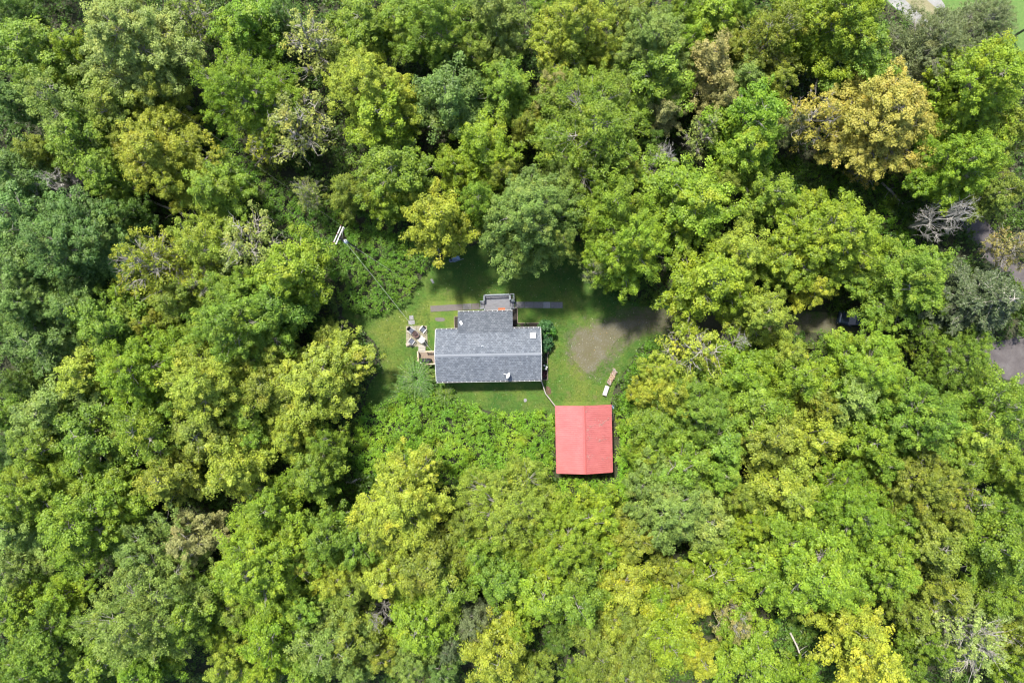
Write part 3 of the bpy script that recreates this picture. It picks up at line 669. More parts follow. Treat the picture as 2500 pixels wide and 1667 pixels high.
gar_ex = [(p[0], p[1]) for p in (S(1352, 980), S(1495, 980), S(1500, 1160), S(1352, 1160))]
poleb = W_([(440,270),(500,250),(580,340),(640,430),(790,470),(950,540),(985,590),(955,655),(925,702),(868,722),(790,714),(770,640),(700,560),(600,500),(470,440)])
southb = W_([(845,925),(880,932),(940,893),(1000,898),(1060,916),(1130,938),(1205,946),(1266,944),(1272,1100),(1300,1092),(1400,1092),(1412,930),(1440,900),(1470,960),(1450,1120),(1380,1180),(1240,1150),(1060,1100),(990,1110),(820,1060)])
slopeb = W_([(1760,370),(1900,380),(2080,420),(2130,540),(2200,640),(2050,580),(1960,480),(1800,500)])
glenb = W_([(640,1100),(800,1040),(870,1080),(820,1190),(680,1200)]); glen2b = W_([(1770,1420),(1910,1420),(1910,1600),(1770,1600)])
rim_e = W_([(1400,690),(1440,640),(1560,690),(1620,700),(1560,708),(1440,695)])
east_e = W_([(1478,795),(1520,775),(1540,850),(1480,900),(1450,960),(1412,925),(1425,880),(1450,838)])
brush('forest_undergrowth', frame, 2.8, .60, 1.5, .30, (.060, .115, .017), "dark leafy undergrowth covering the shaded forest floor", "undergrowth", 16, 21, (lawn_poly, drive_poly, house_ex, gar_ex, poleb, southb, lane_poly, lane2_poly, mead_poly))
brush('bramble_patch', poleb, 7, .40, 1.8, .19, (.095, .190, .022), "green brambles and weeds around the utility pole", "undergrowth", 26, 31, (lawn_in,))
brush('bramble_patch', southb, 8.5, .42, 2.3, .19, (.150, .275, .028), "leafy brambles between the lawn and the red roof", "undergrowth", 26, 41, (lawn_in, house_ex, gar_ex))
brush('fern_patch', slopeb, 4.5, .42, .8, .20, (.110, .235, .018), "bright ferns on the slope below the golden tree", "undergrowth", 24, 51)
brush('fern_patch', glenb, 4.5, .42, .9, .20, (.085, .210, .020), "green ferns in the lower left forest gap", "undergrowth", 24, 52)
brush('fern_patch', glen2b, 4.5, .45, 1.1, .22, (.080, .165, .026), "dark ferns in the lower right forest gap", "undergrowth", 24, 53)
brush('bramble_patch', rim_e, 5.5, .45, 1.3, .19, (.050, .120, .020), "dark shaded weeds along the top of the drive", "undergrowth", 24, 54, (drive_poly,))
brush('bramble_patch', east_e, 6, .45, 1.6, .19, (.095, .200, .020), "green brambles at the lawn's right edge above the woodpile", "undergrowth", 26, 55)
# short grass blades, clover and fallen leaves on the lawn
def scatter(name, poly, n, L, zr, color, label, cat, mat, seed, exclude=(), up=1.0, tones=(0, 1), width=.5):
    rng = np.random.default_rng(seed); a = np.array(poly); x0, y0 = a.min(0); x1, y1 = a.max(0)
    P = np.stack([rng.uniform(x0, x1, n), rng.uniform(y0, y1, n)], 1); k = inside_world(P, poly)
    for e in exclude: k &= ~inside_world(P, e)
    P = P[k]; m = len(P); P = np.concatenate([P, rng.uniform(*zr, m)[:, None]], 1)
    N_ = unit(rng.normal(size=(m, 3)) + np.array([0, 0, up]))
    me = leaf_mesh(name, P, N_, rng.uniform(*tones, m), L * rng.uniform(.6, 1.4, m), L * width, mat, rng)
    o = link(name, me); o.color = (*color, 1); tag(o, label, cat, kind='stuff'); return o
pave_ex = [[(p[0], p[1]) for p in (S(988, 792), S(1046, 792), S(1046, 850), S(988, 850))], [(p[0], p[1]) for p in (S(1048, 735), S(1378, 733), S(1378, 755), S(1048, 765))]]
scatter('grass_blades', lawn_poly, 150000, .10, (.02, .05), (.075, .128, .020), "short mown grass around the house", "grass", BRUSH, 61, [house_ex, gar_ex, drive_in] + pave_ex, .7)
scatter('clover_flowers', lawn_poly, 900, .06, (.05, .08), (.75, .75, .62), "white clover heads dotted over the mown lawn", "flowers", LEAF, 62, [house_ex, gar_ex] + pave_ex, 2, (.4, .7), 1)
scatter('fallen_leaves', lawn_poly, 500, .09, (.03, .06), (.40, .26, .08), "dry yellow leaves fallen on the lawn", "leaves", LEAF, 63, [house_ex, gar_ex] + pave_ex, 2, (.2, .9), .8)
# the wood goes on beyond the photograph
def far_wood():
    rng = np.random.default_rng(8); P = []; N_ = []; tn = []
    for q in range(260):
        a = rng.uniform(0, 6.283); 
        x, y = rng.uniform(-115, 115), rng.uniform(-95, 95)
        if abs(x) < 66 and abs(y) < 46: continue
        if x > 52 and y > 32: continue
        n = 1100; u = rng.random(n) ** .7; ph = rng.random(n) * 6.283; r_ = rng.uniform(3.2, 5.2)
        bumpy = 1 + .18 * np.sin(ph * 5 + q) * np.sin(u * 9 + q)
        z = 6 + rng.uniform(3, 6) * np.cos(u * 1.57) * bumpy; rr = r_ * np.sin(u * 1.57) * bumpy
        d = np.stack([np.sin(u * 1.57) * np.cos(ph), np.sin(u * 1.57) * np.sin(ph), np.cos(u * 1.57)], 1)
        P.append(np.stack([x + rr * np.cos(ph), y + rr * np.sin(ph), z + rng.normal(size=n) * .25], 1)); N_.append(unit(d + rng.normal(size=(n, 3)) * .5)); tn.append(rng.random(n) * .5 + rng.random() * .5)
    P = np.concatenate(P); me = leaf_mesh('distant_woodland', P, np.concatenate(N_), np.concatenate(tn), .62, .42, LEAF, rng)
    o = link('distant_woodland', me); o.color = (.12, .18, .03, 1); tag(o, "mixed green woodland carrying on around the photographed wood", "woodland", kind='stuff')
far_wood()

# ------------------------------------------------------------------ building materials
def shingle_mat(nm='blue_grey_shingles', k=.9):
    m, n, b, o = new_mat(nm); v = coords(n)
    br = nd(n, "ShaderNodeTexBrick"); n.links.new(v, br.inputs['Vector'])
    br.inputs['Scale'].default_value = 1.0; br.inputs['Brick Width'].default_value = .30; br.inputs['Row Height'].default_value = .20
    br.inputs['Mortar Size'].default_value = .016; br.inputs['Bias'].default_value = -.1
    br.inputs['Color1'].default_value = (.105, .120, .143, 1); br.inputs['Color2'].default_value = (.190, .207, .236, 1); br.inputs['Mortar'].default_value = (.07, .08, .10, 1)
    f = noise(n, v, 7.5, 5, .85); f2 = noise(n, mapping(n, v, (1.5, .25, 1)), .9, 3, .55)
    c = mix(n, ramp(n, f, [(.35, (.75, .75, .75)), (.55, (0, 0, 0))]), br.outputs[0], mix(n, 1.0, br.outputs[0], (.6, .62, .66), 'MULTIPLY'))
    c = mix(n, ramp(n, f, [(.56, (0, 0, 0)), (.68, (1, 1, 1))]), c, mix(n, 1.0, c, (1.7, 1.7, 1.65), 'MULTIPLY'))
    c = mix(n, ramp(n, f2, [(.45, (0, 0, 0)), (.75, (.5, .5, .5))]), c, mix(n, 1.0, c, (.68, .72, .78), 'MULTIPLY'))
    n.links.new(mix(n, 1.0, c, (k, k, k), 'MULTIPLY'), b.inputs['Base Color']); b.inputs['Roughness'].default_value = .9; bump(n, f, b, .4, .01); return m
SHING = shingle_mat(); SHING2 = shingle_mat('weathered_shade_tinted_porch_shingles', .68)  # porch copy is darker: weathering plus some shade put into its colour
def metal_roof_mat():
    m, n, b, o = new_mat("red_painted_metal"); v = coords(n)
    f = noise(n, v, .9, 4, .6); f2 = noise(n, v, 9, 5, .75)
    c = ramp(n, f, [(.35, (.36, .105, .102)), (.65, (.31, .082, .080))])
    c = mix(n, ramp(n, f2, [(.66, (0, 0, 0)), (.80, (.35, .35, .35))]), c, (.20, .06, .05))
    sx = nd(n, "ShaderNodeSeparateXYZ"); n.links.new(v, sx.inputs[0]); pt_ = 7.91 / 34     # broken darker line along every rib
    fr_ = math_(n, 'FRACT', math_(n, 'DIVIDE', math_(n, 'ADD', sx.outputs[1], 7.91 / 2), pt_))
    gr_ = math_(n, 'MULTIPLY', math_(n, 'GREATER_THAN', fr_, .90), math_(n, 'ADD', noise(n, mapping(n, v, (1, 4, 1)), 2.2, 4, .7), .15))
    c = mix(n, gr_, c, (.13, .04, .04))
    st_ = noise(n, mapping(n, v, (.5, 5, 1)), 1.6, 4, .6)
    c = mix(n, ramp(n, st_, [(.5, (0, 0, 0)), (.75, (.35, .35, .35))]), c, (.40, .155, .14))
    n.links.new(c, b.inputs['Base Color']); b.inputs['Roughness'].default_value = .5; return m
REDM = metal_roof_mat()
REDTRIM = plain("red_trim", (.36, .095, .09), (.31, .075, .07), .45, 4, bmp=0)
WHITE = plain("white_paint", (.78, .78, .76), (.66, .66, .64), .5, 5, bmp=.05)
WHITEM = plain("white_metal", (.80, .80, .80), (.70, .70, .71), .35, 5, bmp=0)
SIDING = plain("grey_siding", (.42, .43, .42), (.34, .35, .34), .7, 3, stretch=(.2, .2, 6), bmp=.2)
GWALL = plain("brown_barn_boards", (.24, .16, .10), (.15, .095, .06), .8, 3, stretch=(6, 6, .3), bmp=.3)
GLASS = plain("dark_window_glass", (.03, .04, .05), (.02, .025, .03), .08, 1, bmp=0)
GREYWOOD = plain("weathered_grey_deck", (.20, .20, .215), (.10, .10, .115), .85, 5, stretch=(.35, 6, 1), bmp=.3)
RAILWOOD = plain("weathered_grey_rail", (.24, .265, .28), (.15, .165, .18), .8, 7, bmp=.2)
BROWNWOOD = plain("brown_deck_boards", (.25, .19, .145), (.13, .095, .07), .85, 6, stretch=(5, .4, 1), bmp=.3)
TANWOOD = plain("tan_lumber", (.42, .35, .24), (.33, .26, .17), .75, 6, bmp=.15)
PALEWOOD = plain("pale_lumber", (.31, .285, .25), (.23, .21, .18), .8, 6, stretch=(.4, 5, 1), bmp=.15)
SOIL = plain("dark_bed_soil", (.035, .028, .022), (.018, .015, .012), .95, 9, bmp=.6)
PAVER = plain("grey_concrete_paver", (.165, .158, .155), (.095, .092, .09), .9, 7, bmp=.2)
PAVER2 = plain("grainy_aggregate_paver", (.150, .132, .120), (.075, .066, .06), .95, 16, bmp=.4)
PATIO = plain("tan_patio_paver", (.26, .235, .165), (.165, .15, .105), .9, 3.5, bmp=.2)
STONE = plain("grey_flagstone", (.24, .235, .24), (.165, .16, .165), .9, 6, bmp=.3)
BLACKF = plain("black_cloth", (.022, .022, .028), (.012, .012, .016), .8, 8, bmp=.2)
GREYF = plain("charcoal_cushion", (.09, .10, .13), (.05, .055, .075), .85, 8, bmp=.2)
PLAST = plain("off_white_plastic", (.42, .405, .40), (.34, .325, .32), .45, 6, bmp=.05)
RUST = plain("rusty_brown_steel", (.20, .12, .10), (.11, .06, .05), .7, 9, bmp=.3)
ASH = plain("ash_and_embers", (.07, .045, .04), (.03, .02, .02), .95, 14, bmp=.8)
POLEW = plain("dark_creosote_pole", (.05, .045, .045), (.03, .028, .028), .7, 5, bmp=.2)
ARMW = plain("bleached_crossarm_wood", (.50, .48, .45), (.38, .36, .33), .75, 5, bmp=.15)
GREYMET = plain("grey_transformer_steel", (.50, .53, .56), (.42, .45, .48), .4, 3, bmp=0)
PORC = plain("brown_porcelain", (.22, .08, .05), (.16, .06, .04), .25, 3, bmp=0)
WIREM = plain("pale_wire_sheath", (.46, .47, .44), (.36, .37, .34), .4, 3, bmp=0)
BLUEM = plain("dark_blue_enamel", (.03, .045, .10), (.02, .03, .07), .35, 3, bmp=0)
TRAYM = plain("blue_grey_steel_tray", (.20, .27, .36), (.13, .18, .25), .4, 5, bmp=0)
RUBBER = plain("black_rubber", (.02, .02, .02), (.012, .012, .012), .8, 9, bmp=.1)
MATRUST = plain("rust_orange_doormat", (.36, .12, .05), (.26, .08, .03), .95, 20, bmp=.3)
LOGS = [plain("split_log_grey", (.29, .26, .235), (.19, .165, .145), .9, 9, bmp=.4), plain("split_log_tan", (.40, .29, .19), (.30, .21, .14), .9, 9, bmp=.4), plain("split_log_brown", (.30, .21, .15), (.18, .12, .09), .9, 9, bmp=.4)]

def slope_mesh(mb, x0, x1, yA, zA, yB, zB, thick=.09, course=.20, step=.024):
    """a pitched plane from eave (yA) to ridge (yB) laid in overlapping courses, each a real step"""
    Ls = math.hypot(yB - yA, zB - zA); n = max(2, int(Ls / course)); dy, dz = (yB - yA) / n, (zB - zA) / n
    s = 1 if yB > yA else -1; nz = abs(yB - yA) / Ls; ny = -s * (zB - zA) / Ls
    for i in range(n):
        ya, za = yA + dy * i, zA + dz * i; yb, zb = ya + dy, za + dz
        o = step; p = [(x0, ya + ny * o, za + nz * o), (x1, ya + ny * o, za + nz * o), (x1, yb, zb), (x0, yb, zb)]
        q = [(x0, ya, za), (x1, ya, za)]
        f1 = (0, 1, 2, 3) if s > 0 else (3, 2, 1, 0); mb.add(p, [f1])
        mb.add([q[0], q[1], p[1], p[0]], [(0, 1, 2, 3) if s > 0 else (3, 2, 1, 0)])
    t = thick
    b = [(x0, yA, zA - t), (x1, yA, zA - t), (x1, yB, zB - t), (x0, yB, zB - t)]
    u = [(x0, yA, zA), (x1, yA, zA), (x1, yB, zB), (x0, yB, zB)]
    mb.add(b + u, [(3, 2, 1, 0), (0, 1, 5, 4), (1, 2, 6, 5), (3, 0, 4, 7)])

# ------------------------------------------------------------------ house
hx, hy = -2.774, -1.570; HA = R(1.0)
house = empty('house', (hx, hy, 0), HA, "long grey shingled house with a small lean-to roof in the clearing", "house")
EW, EZ, RZ, HD = 12.40, 2.80, 4.10, 3.06
def hl(px, py, z):       # photo point -> house-local
    q = S(px, py, z); d = Vector((q[0] - hx, q[1] - hy, 0)); d.rotate(Matrix.Rotation(-HA, 3, 'Z')); return d.x, d.y
mb = MB(); mb.box((0, 0, 1.40), (11.8, 5.5, 2.78)); mb.box((-.4, 3.45, 1.12), (5.9, 1.39, 2.22))
mb.add([(-5.9, -2.75, 2.792), (-5.9, 2.75, 2.792), (-5.9, 0, 3.93), (5.9, -2.75, 2.792), (5.9, 2.75, 2.792), (5.9, 0, 3.93)], [(0, 2, 1), (3, 4, 5), (0, 1, 4, 3), (0, 3, 5, 2), (1, 2, 5, 4)])
wall = mb.obj('wall', SIDING, house)
mb = MB(); slope_mesh(mb, -EW / 2, EW / 2, HD, EZ, 0, RZ); slope_mesh(mb, -EW / 2, EW / 2, -HD, EZ, 0, RZ)
roof = mb.obj('roof', SHING, house)
mb = MB()
mb.add([(-EW / 2 - .01, -.16, RZ - .038), (-EW / 2 - .01, 0, RZ + .022), (-EW / 2 - .01, .16, RZ - .038), (EW / 2 + .01, -.16, RZ - .038), (EW / 2 + .01, 0, RZ + .022), (EW / 2 + .01, .16, RZ - .038)], [(0, 3, 4, 1), (1, 4, 5, 2)])
RIDGE = plain("pale_ridge_shingle", (.195, .21, .238), (.13, .145, .165), .85, 14, bmp=.3)
mb.obj('ridge_cap', RIDGE, roof)
# lean-to over the entry
xa, xb = hl(1117.6, 760, 2.4)[0], hl(1251.2, 757, 2.4)[0]
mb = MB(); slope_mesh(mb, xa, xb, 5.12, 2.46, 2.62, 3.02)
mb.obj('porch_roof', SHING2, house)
# rakes, gutters with their hangers
mb = MB()
for sx in (-1, 1):
    for sy in (-1, 1):
        mb.tube([(sx * (EW / 2 + .015), sy * (HD + .0), EZ - .035), (sx * (EW / 2 + .015), 0, RZ - .035)], .03, 4, smooth=False)
mb.obj('rake_trim', WHITE, house)
DARKG = plain("dark_gutter_inside", (.05, .045, .045), (.03, .03, .03), .7, 5, bmp=0)
def gutter(x0, x1, y, z, s):
    m = MB(); m.box(((x0 + x1) / 2, y + s * .065, z - .075), (x1 - x0, .10, .06)); g_ = m.obj('gutter', DARKG, house)
    m = MB(); m.box(((x0 + x1) / 2, y + s * .125, z - .05), (x1 - x0, .014, .09))
    x = x0 + .15
    while x < x1: m.box((x, y + s * .06, z - .015), (.035, .135, .012)); x += .57
    m.obj('gutter_hanger', WHITEM, g_)
gutter(-EW / 2, EW / 2, -HD, EZ, -1); gutter(-EW / 2, xa - .02, HD, EZ, 1); gutter(xb + .02, EW / 2, HD, EZ, 1); gutter(xa, xb, 5.12, 2.46, 1)
def roofz(y): return EZ + (RZ - EZ) * (1 - abs(y) / HD)
# windows and doors on the walls
def window(c, wd, ht, axis):
    m = MB(); th = .06
    dd = (wd, th, ht) if axis == 'x' else (th, wd, ht)
    m.box(c, dd); f = m.obj('window', WHITE, house)
    m = MB(); s = 1 if (c[1] if axis == 'x' else c[0]) > 0 else -1
    cc = (c[0], c[1] + s * .04, c[2]) if axis == 'x' else (c[0] + s * .04, c[1], c[2])
    m.box(cc, (wd - .16, .02, ht - .16) if axis == 'x' else (.02, wd - .16, ht - .16)); m.obj('pane', GLASS, f)
for x in (-4.2, -1.4, 1.6, 4.4): window((x, -2.77, 1.6), 1.0, 1.05, 'x')
for x in (4.2,): window((x, 2.77, 1.6), 1.0, 1.05, 'x')
window((5.92, .9, 1.6), 1.0, 1.05, 'y'); window((-5.92, 1.6, 1.6), .9, 1.0, 'y'); window((-2.2, 4.16, 1.4), .9, .8, 'x')
m = MB(); m.box((.9, 4.165, 1.46), (.92, .05, 1.96)); dr = m.obj('door', plain("rust_red_door", (.30, .10, .05), (.24, .07, .04), .5), house)
m = MB(); m.lathe((1.22, 4.21, 1.45), [(.0, -.03), (.03, -.02), (.03, .02), (0, .03)], 8); m.obj('handle', WHITEM, dr)
m = MB(); m.box((-5.925, -.3, 1.42), (.05, .9, 1.98)); dr = m.obj('door', WHITE, house)
m = MB(); m.lathe((-5.98, .05, 1.4), [(.0, -.03), (.03, -.02), (.03, .02), (0, .03)], 8); m.obj('handle', GREYMET, dr)
# roof vents: square one on the big slope, small tilted one on the lean-to, plumbing pipe
vx, vy = hl(960 + 1822 / 5.345, 680 + 742 / 5.345, 3.3)
m = MB(); z0 = roofz(vy); m.box((vx, vy, z0 + .13), (.52, .52, .34), bev=.02); m.box((vx, vy, z0 + .345), (.68, .68, .07), bev=.025); rv = m.obj('roof_vent', WHITEM, house)
m = MB(); m.box((vx - .05, vy + .10, z0 + .385), (.07, .05, .012)); m.box((vx + .09, vy + .10, z0 + .385), (.07, .05, .012)); m.obj('clip', GREYMET, rv)
vx, vy = hl(960 + 887 / 5.345, 680 + 580 / 5.345, 2.7); z0 = 2.46 + (5.12 - vy) * .224
m = MB(); m.box((vx, vy, z0 + .07), (.20, .36, .12), rz=R(28), bev=.02); m.box((vx, vy, z0 + .14), (.27, .44, .035), rz=R(28), bev=.015); m.obj('roof_vent', WHITEM, house)
vx, vy = hl(960 + 1165 / 5.345, 680 + 885 / 5.345, 3.6); z0 = roofz(vy)
m = MB(); m.tube([(vx, vy, z0 - .05), (vx, vy, z0 + .30)], .05, 10, caps=False); m.lathe((vx, vy, z0 + .015), [(.13, 0), (.06, .06), (.055, .07)], 12); m.obj('vent_pipe', GREYMET, house)
# roof cable
m = MB(); pts = []
for (cx, cy) in ((1470, 1040), (1462, 1120), (1458, 1200), (1450, 1275), (1438, 1320)):
    x, y = hl(960 + cx / 5.345, 680 + cy / 5.345, 3.2); pts.append((x, y, roofz(y) + .03))
m.tube(pts, .012, 5); m.obj('roof_cable', BLACKF, house)
# satellite dish
dx, dy = hl(960 + 1500 / 5.345, 680 + 1262 / 5.345, 3.3); z0 = roofz(dy)
dw = Vector((dx, dy, 0)); dw.rotate(Matrix.Rotation(HA, 3, 'Z'))
dish = empty('satellite_dish', (hx + dw.x, hy + dw.y, z0 + .012), 0, "white satellite dish with a feed arm on the lower grey roof slope", "satellite dish")
m = MB(); m.box((0, 0, .01), (.26, .2, .02)); m.tube([(0, 0, .02), (0, -.02, .30), (.06, -.05, .50)], .028, 8); m.obj('mast', WHITEM, dish)
ax = Vector((-.80, .38, .46)).normalized(); Q = ax.to_track_quat('Z', 'Y').to_matrix().to_4x4()
m = MB(); pr = [(.0, .0), (.14, .016), (.28, .066), (.36, .115), (.365, .105), (.28, .05), (.14, 0.0), (0, -.016)]
m.lathe((.08, -.05, .55), pr, 28, True, Q); m.obj('reflector', WHITEM, dish)
lnb = Vector((.08, -.05, .55)) + ax * .68 + Vector((0, .0, -.10))
m = MB(); m.tube([(.04, -.03, .36), tuple(lnb)], .02, 6); m.tube([(.10, .16, .5), tuple(lnb)], .012, 5); m.box(tuple(lnb), (.11, .09, .09), rz=R(-25), bev=.02); m.obj('feed_arm', WHITEM, dish)

# ------------------------------------------------------------------ garage with the red roof
gx0, gy0 = 8.49, -11.5; GW, GD = 6.57, 7.91
gar = empty('garage', (gx0, gy0, 0), R(1.1), "outbuilding with a ribbed red metal gable roof", "outbuilding")
m = MB(); m.box((0, 0, 1.33), (GW - .5, GD - .9, 2.64))
for sy in (-1, 1):
    y = sy * (GD / 2 - .46); m.add([(-GW / 2 + .27, y, 2.652), (GW / 2 - .27, y, 2.652), (0, y, 3.52)], [(0, 1, 2), (2, 1, 0)])
m.obj('wall', GWALL, gar)
m = MB(); m.box((0, GD / 2 - .41, 1.15), (2.7, .06, 2.25)); gd = m.obj('garage_door', GWALL, gar)
m = MB(); m.box((0, GD / 2 - .37, .5), (.25, .03, .04)); m.obj('handle', GREYMET, gd)
m = MB(); GE, GR = 2.75, 3.66; pitch = .23
for s in (-1, 1):
    n = int(GD / pitch); secx0, secx1 = s * GW / 2, 0.0
    vs = []; yy = -GD / 2; prof = []
    for i in range(n):
        y0_ = -GD / 2 + GD * i / n; p_ = GD / n
        prof += [(y0_, 0), (y0_ + p_ * .66, 0), (y0_ + p_ * .70, .034), (y0_ + p_ * .92, .034)]
    prof.append((GD / 2, 0)); k = len(prof)
    for (x, zz) in ((secx0, GE), (secx1, GR)):
        for (y, b_) in prof: vs.append((x, y, zz + b_))
    fs = [((i, i + 1, k + i + 1, k + i) if s < 0 else (i + 1, i, k + i, k + i + 1))[::-1] for i in range(k - 1)]
    m.add(vs, fs)
    m.add([(secx0, -GD / 2, GE - .03), (secx0, GD / 2, GE - .03), (secx1, GD / 2, GR - .03), (secx1, -GD / 2, GR - .03)], [(0, 1, 2, 3)])
groof = m.obj('roof', REDM, gar)
m = MB()
for s in (-1, 1):
    m.add([(0, -GD / 2 - .02, GR + .062), (0, GD / 2 + .02, GR + .062), (s * .17, GD / 2 + .02, GR - .012), (s * .17, -GD / 2 - .02, GR - .012), (s * .19, GD / 2 + .02, GR - .04), (s * .19, -GD / 2 - .02, GR - .04)],
          [(0, 1, 2, 3) if s < 0 else (3, 2, 1, 0), (3, 2, 4, 5) if s < 0 else (5, 4, 2, 3)])
m.obj('ridge_cap', REDTRIM, groof)
m = MB()
for s in (-1, 1):
    for sy in (-1, 1):
        m.tube([(s * (GW / 2 + .005), sy * (GD / 2 + .012), GE - .01), (0, sy * (GD / 2 + .012), GR - .01)], .045, 4, smooth=False)
    m.box((s * (GW / 2 + .03), 0, GE - .045), (.05, GD, .10))
m.obj('trim', REDTRIM, groof)
# twigs lying on the right slope
rg = random.Random(6); m = MB()
def groofz(x): return GE + (GR - GE) * (1 - abs(x) / (GW / 2)) + .03
def twig(px, py, a, ln):
    m.tube([(px, py, groofz(px) + .02), (px + math.cos(a) * ln / 2, py + math.sin(a) * ln / 2 + rg.uniform(-.04, .04), groofz(px + math.cos(a) * ln / 2) + .03), (px + math.cos(a) * ln, py + math.sin(a) * ln, groofz(px + math.cos(a) * ln) + .02)], [.013, .01, .006], 4)
for (cx, cy, n) in ((2.0, 1.9, 16), (2.05, -.05, 12), (.45, -1.9, 10), (2.3, -2.3, 7), (.4, 3.6, 6), (.5, 1.4, 8), (.35, .3, 8)):
    for k in range(n): twig(min(3.0, max(.25, cx + rg.gauss(0, .28))), cy + rg.gauss(0, .16), rg.uniform(0, 6.28), rg.uniform(.12, .4))
m.tube([(2.1, 1.75, groofz(2.1) + .03), (2.45, 2.1, groofz(2.45) + .04), (3.0, 2.25, groofz(3.0) + .03)], [.022, .018, .01], 5)
tw = m.obj('fallen_twigs', BARK); tw.location = (gx0, gy0, 0); tw.rotation_euler = (0, 0, R(1.1))
tag(tw, "dry twigs and leaf litter caught on the red roof", "twigs", kind='stuff')

# ------------------------------------------------------------------ entry deck, side deck, paths, patio
def C1(x, y, z=0.0): return S(960 + x / 5.345, 680 + y / 5.345, z)          # point read off an enlarged crop
deck = empty('entry_deck', C1(1355, 330, 0), R(1.5), "weathered grey timber deck with railings and steps at both ends", "deck")
def dl(x, y, z):
    q = C1(x, y, z); d = Vector((q[0] - deck.location.x, q[1] - deck.location.y, 0)); d.rotate(Matrix.Rotation(-R(1.5), 3, 'Z')); return (d.x, d.y, z)
zf = .55
a_ = dl(1188, 212, zf); b_ = dl(1530, 430, zf); y = b_[1] - .1; m = MB()
while y < a_[1]:
    m.box(((a_[0] + b_[0]) / 2, y + .065, zf - .02), (b_[0] - a_[0], .13, .04)); y += .142
m.obj('deck_boards', GREYWOOD, deck)
m = MB(); m.box(((a_[0] + b_[0]) / 2, (a_[1] + b_[1]) / 2, .24), (b_[0] - a_[0] - .1, a_[1] - b_[1] - .1, .46)); m.obj('skirt', RAILWOOD, deck)
def rail(pts, z=1.42, par=deck, zf_=zf, mat=RAILWOOD, wdt=.13, ball=True):
    for p, q in zip(pts[:-1], pts[1:]):
        p = Vector(p); q = Vector(q); L_ = (q - p).length; a = math.atan2(q.y - p.y, q.x - p.x); c = (p + q) / 2
        r_ = MB(); r_.box((c.x, c.y, z - .02), (L_ + wdt * .9, wdt, .04), rz=a); r_.box((c.x, c.y, zf_ + .12), (L_ - .06, .04, .07), rz=a)
        if ball:
            k = max(2, int(L_ / .14))
            for i in range(1, k): t = i / k; v = p.lerp(q, t); r_.box((v.x, v.y, (zf_ + z) / 2), (.035, .035, z - zf_ - .1))
        ro = r_.obj('railing', mat, par)
        for v in (p, q):
            pm = MB(); pm.box((v.x, v.y, z / 2 - .025), (.088, .088, z - .035)); pm.obj('post', mat, ro)
rail([dl(1185, 285, 1.42), dl(1185, 218, 1.42), dl(1520, 205, 1.42), dl(1530, 268, 1.42)])
rail([dl(1532, 375, 1.42), dl(1534, 415, 1.42)]); rail([dl(1192, 395, 1.42), dl(1194, 425, 1.42)])
for sx, xs in ((-1, (1172, 1150)), (1, (1543, 1565))):
    m = MB()
    for k, xx in enumerate(xs):
        q = dl(xx, 342, .4); zt = .38 - .19 * k; m.box((q[0], q[1], zt - .02), (.27, .86, .045)); m.box((q[0], q[1] + .40, zt / 2 - .02), (.25, .05, zt - .03)); m.box((q[0], q[1] - .40, zt / 2 - .02), (.25, .05, zt - .03))
    m.obj('steps', GREYWOOD, deck)
    for yy in (295, 388):
        p = Vector(dl(1180 if sx < 0 else 1537, yy, 1.3)); q = Vector(dl(1133 if sx < 0 else 1582, yy, 1.0)); h_ = MB()
        h_.box(((p.x + q.x) / 2, p.y, 1.15), (abs(q.x - p.x) + .1, .12, .04), ry=math.atan2(.3, abs(q.x - p.x)) * sx); h_.box((q.x, q.y, .49), (.088, .088, .98)); h_.obj('handrail', RAILWOOD, deck)
m = MB(); q = C1(1415, 404, zf); m.box((q[0], q[1] - .05, zf + .014), (.85, .5, .025), rz=R(1.5)); tag(m.obj('doormat', MATRUST), "rust orange doormat on the grey entry deck", "doormat")
# square planter at the deck corner
q = C1(1546, 238, 1.1); pl_ = empty('planter_box', (q[0], q[1], 0), R(1.5), "square timber planter at the upper right corner of the entry deck", "planter")
m = MB()
for (cx, cy, w1, w2) in ((0, .34, .62, .08), (0, -.34, .62, .08), (-.27, 0, .08, .60), (.27, 0, .08, .60)): m.box((cx, cy, .56), (w1, w2, 1.12))
m.obj('box', RAILWOOD, pl_)
m = MB(); m.box((0, 0, .48), (.45, .59, .9)); m.obj('soil', SOIL, pl_)
def shrub_leaves(name, c, rx, ry, h, n, L, col, parent=None, mat=BRUSH, seed=1, wr=.6):
    rng = np.random.default_rng(seed); k = max(6, n // 30)
    u = rng.random(k) * 6.283; rr = np.sqrt(rng.random(k)); Cc = np.stack([c[0] + rx * rr * np.cos(u), c[1] + ry * rr * np.sin(u), c[2] + h * (1 - rr ** 2) ** .6 * rng.uniform(.45, 1.05, k)], 1)
    dd = unit(np.stack([np.cos(u) * rr, np.sin(u) * rr, np.full(k, .5)], 1))
    P_, N_, t_ = sprays(Cc, dd, rng.uniform(.7, 1.2, k) * min(rx, ry) * .38, 30, rng, .6, L, .6)
    o = link(name, leaf_mesh(name, P_, N_, t_, L * rng.uniform(.7, 1.35, len(P_)), L * wr, mat, rng), parent); o.color = (*col, 1); return o
shrub_leaves('foliage', (0, 0, .95), .22, .28, .16, 260, .10, (.03, .085, .03), pl_, seed=4)

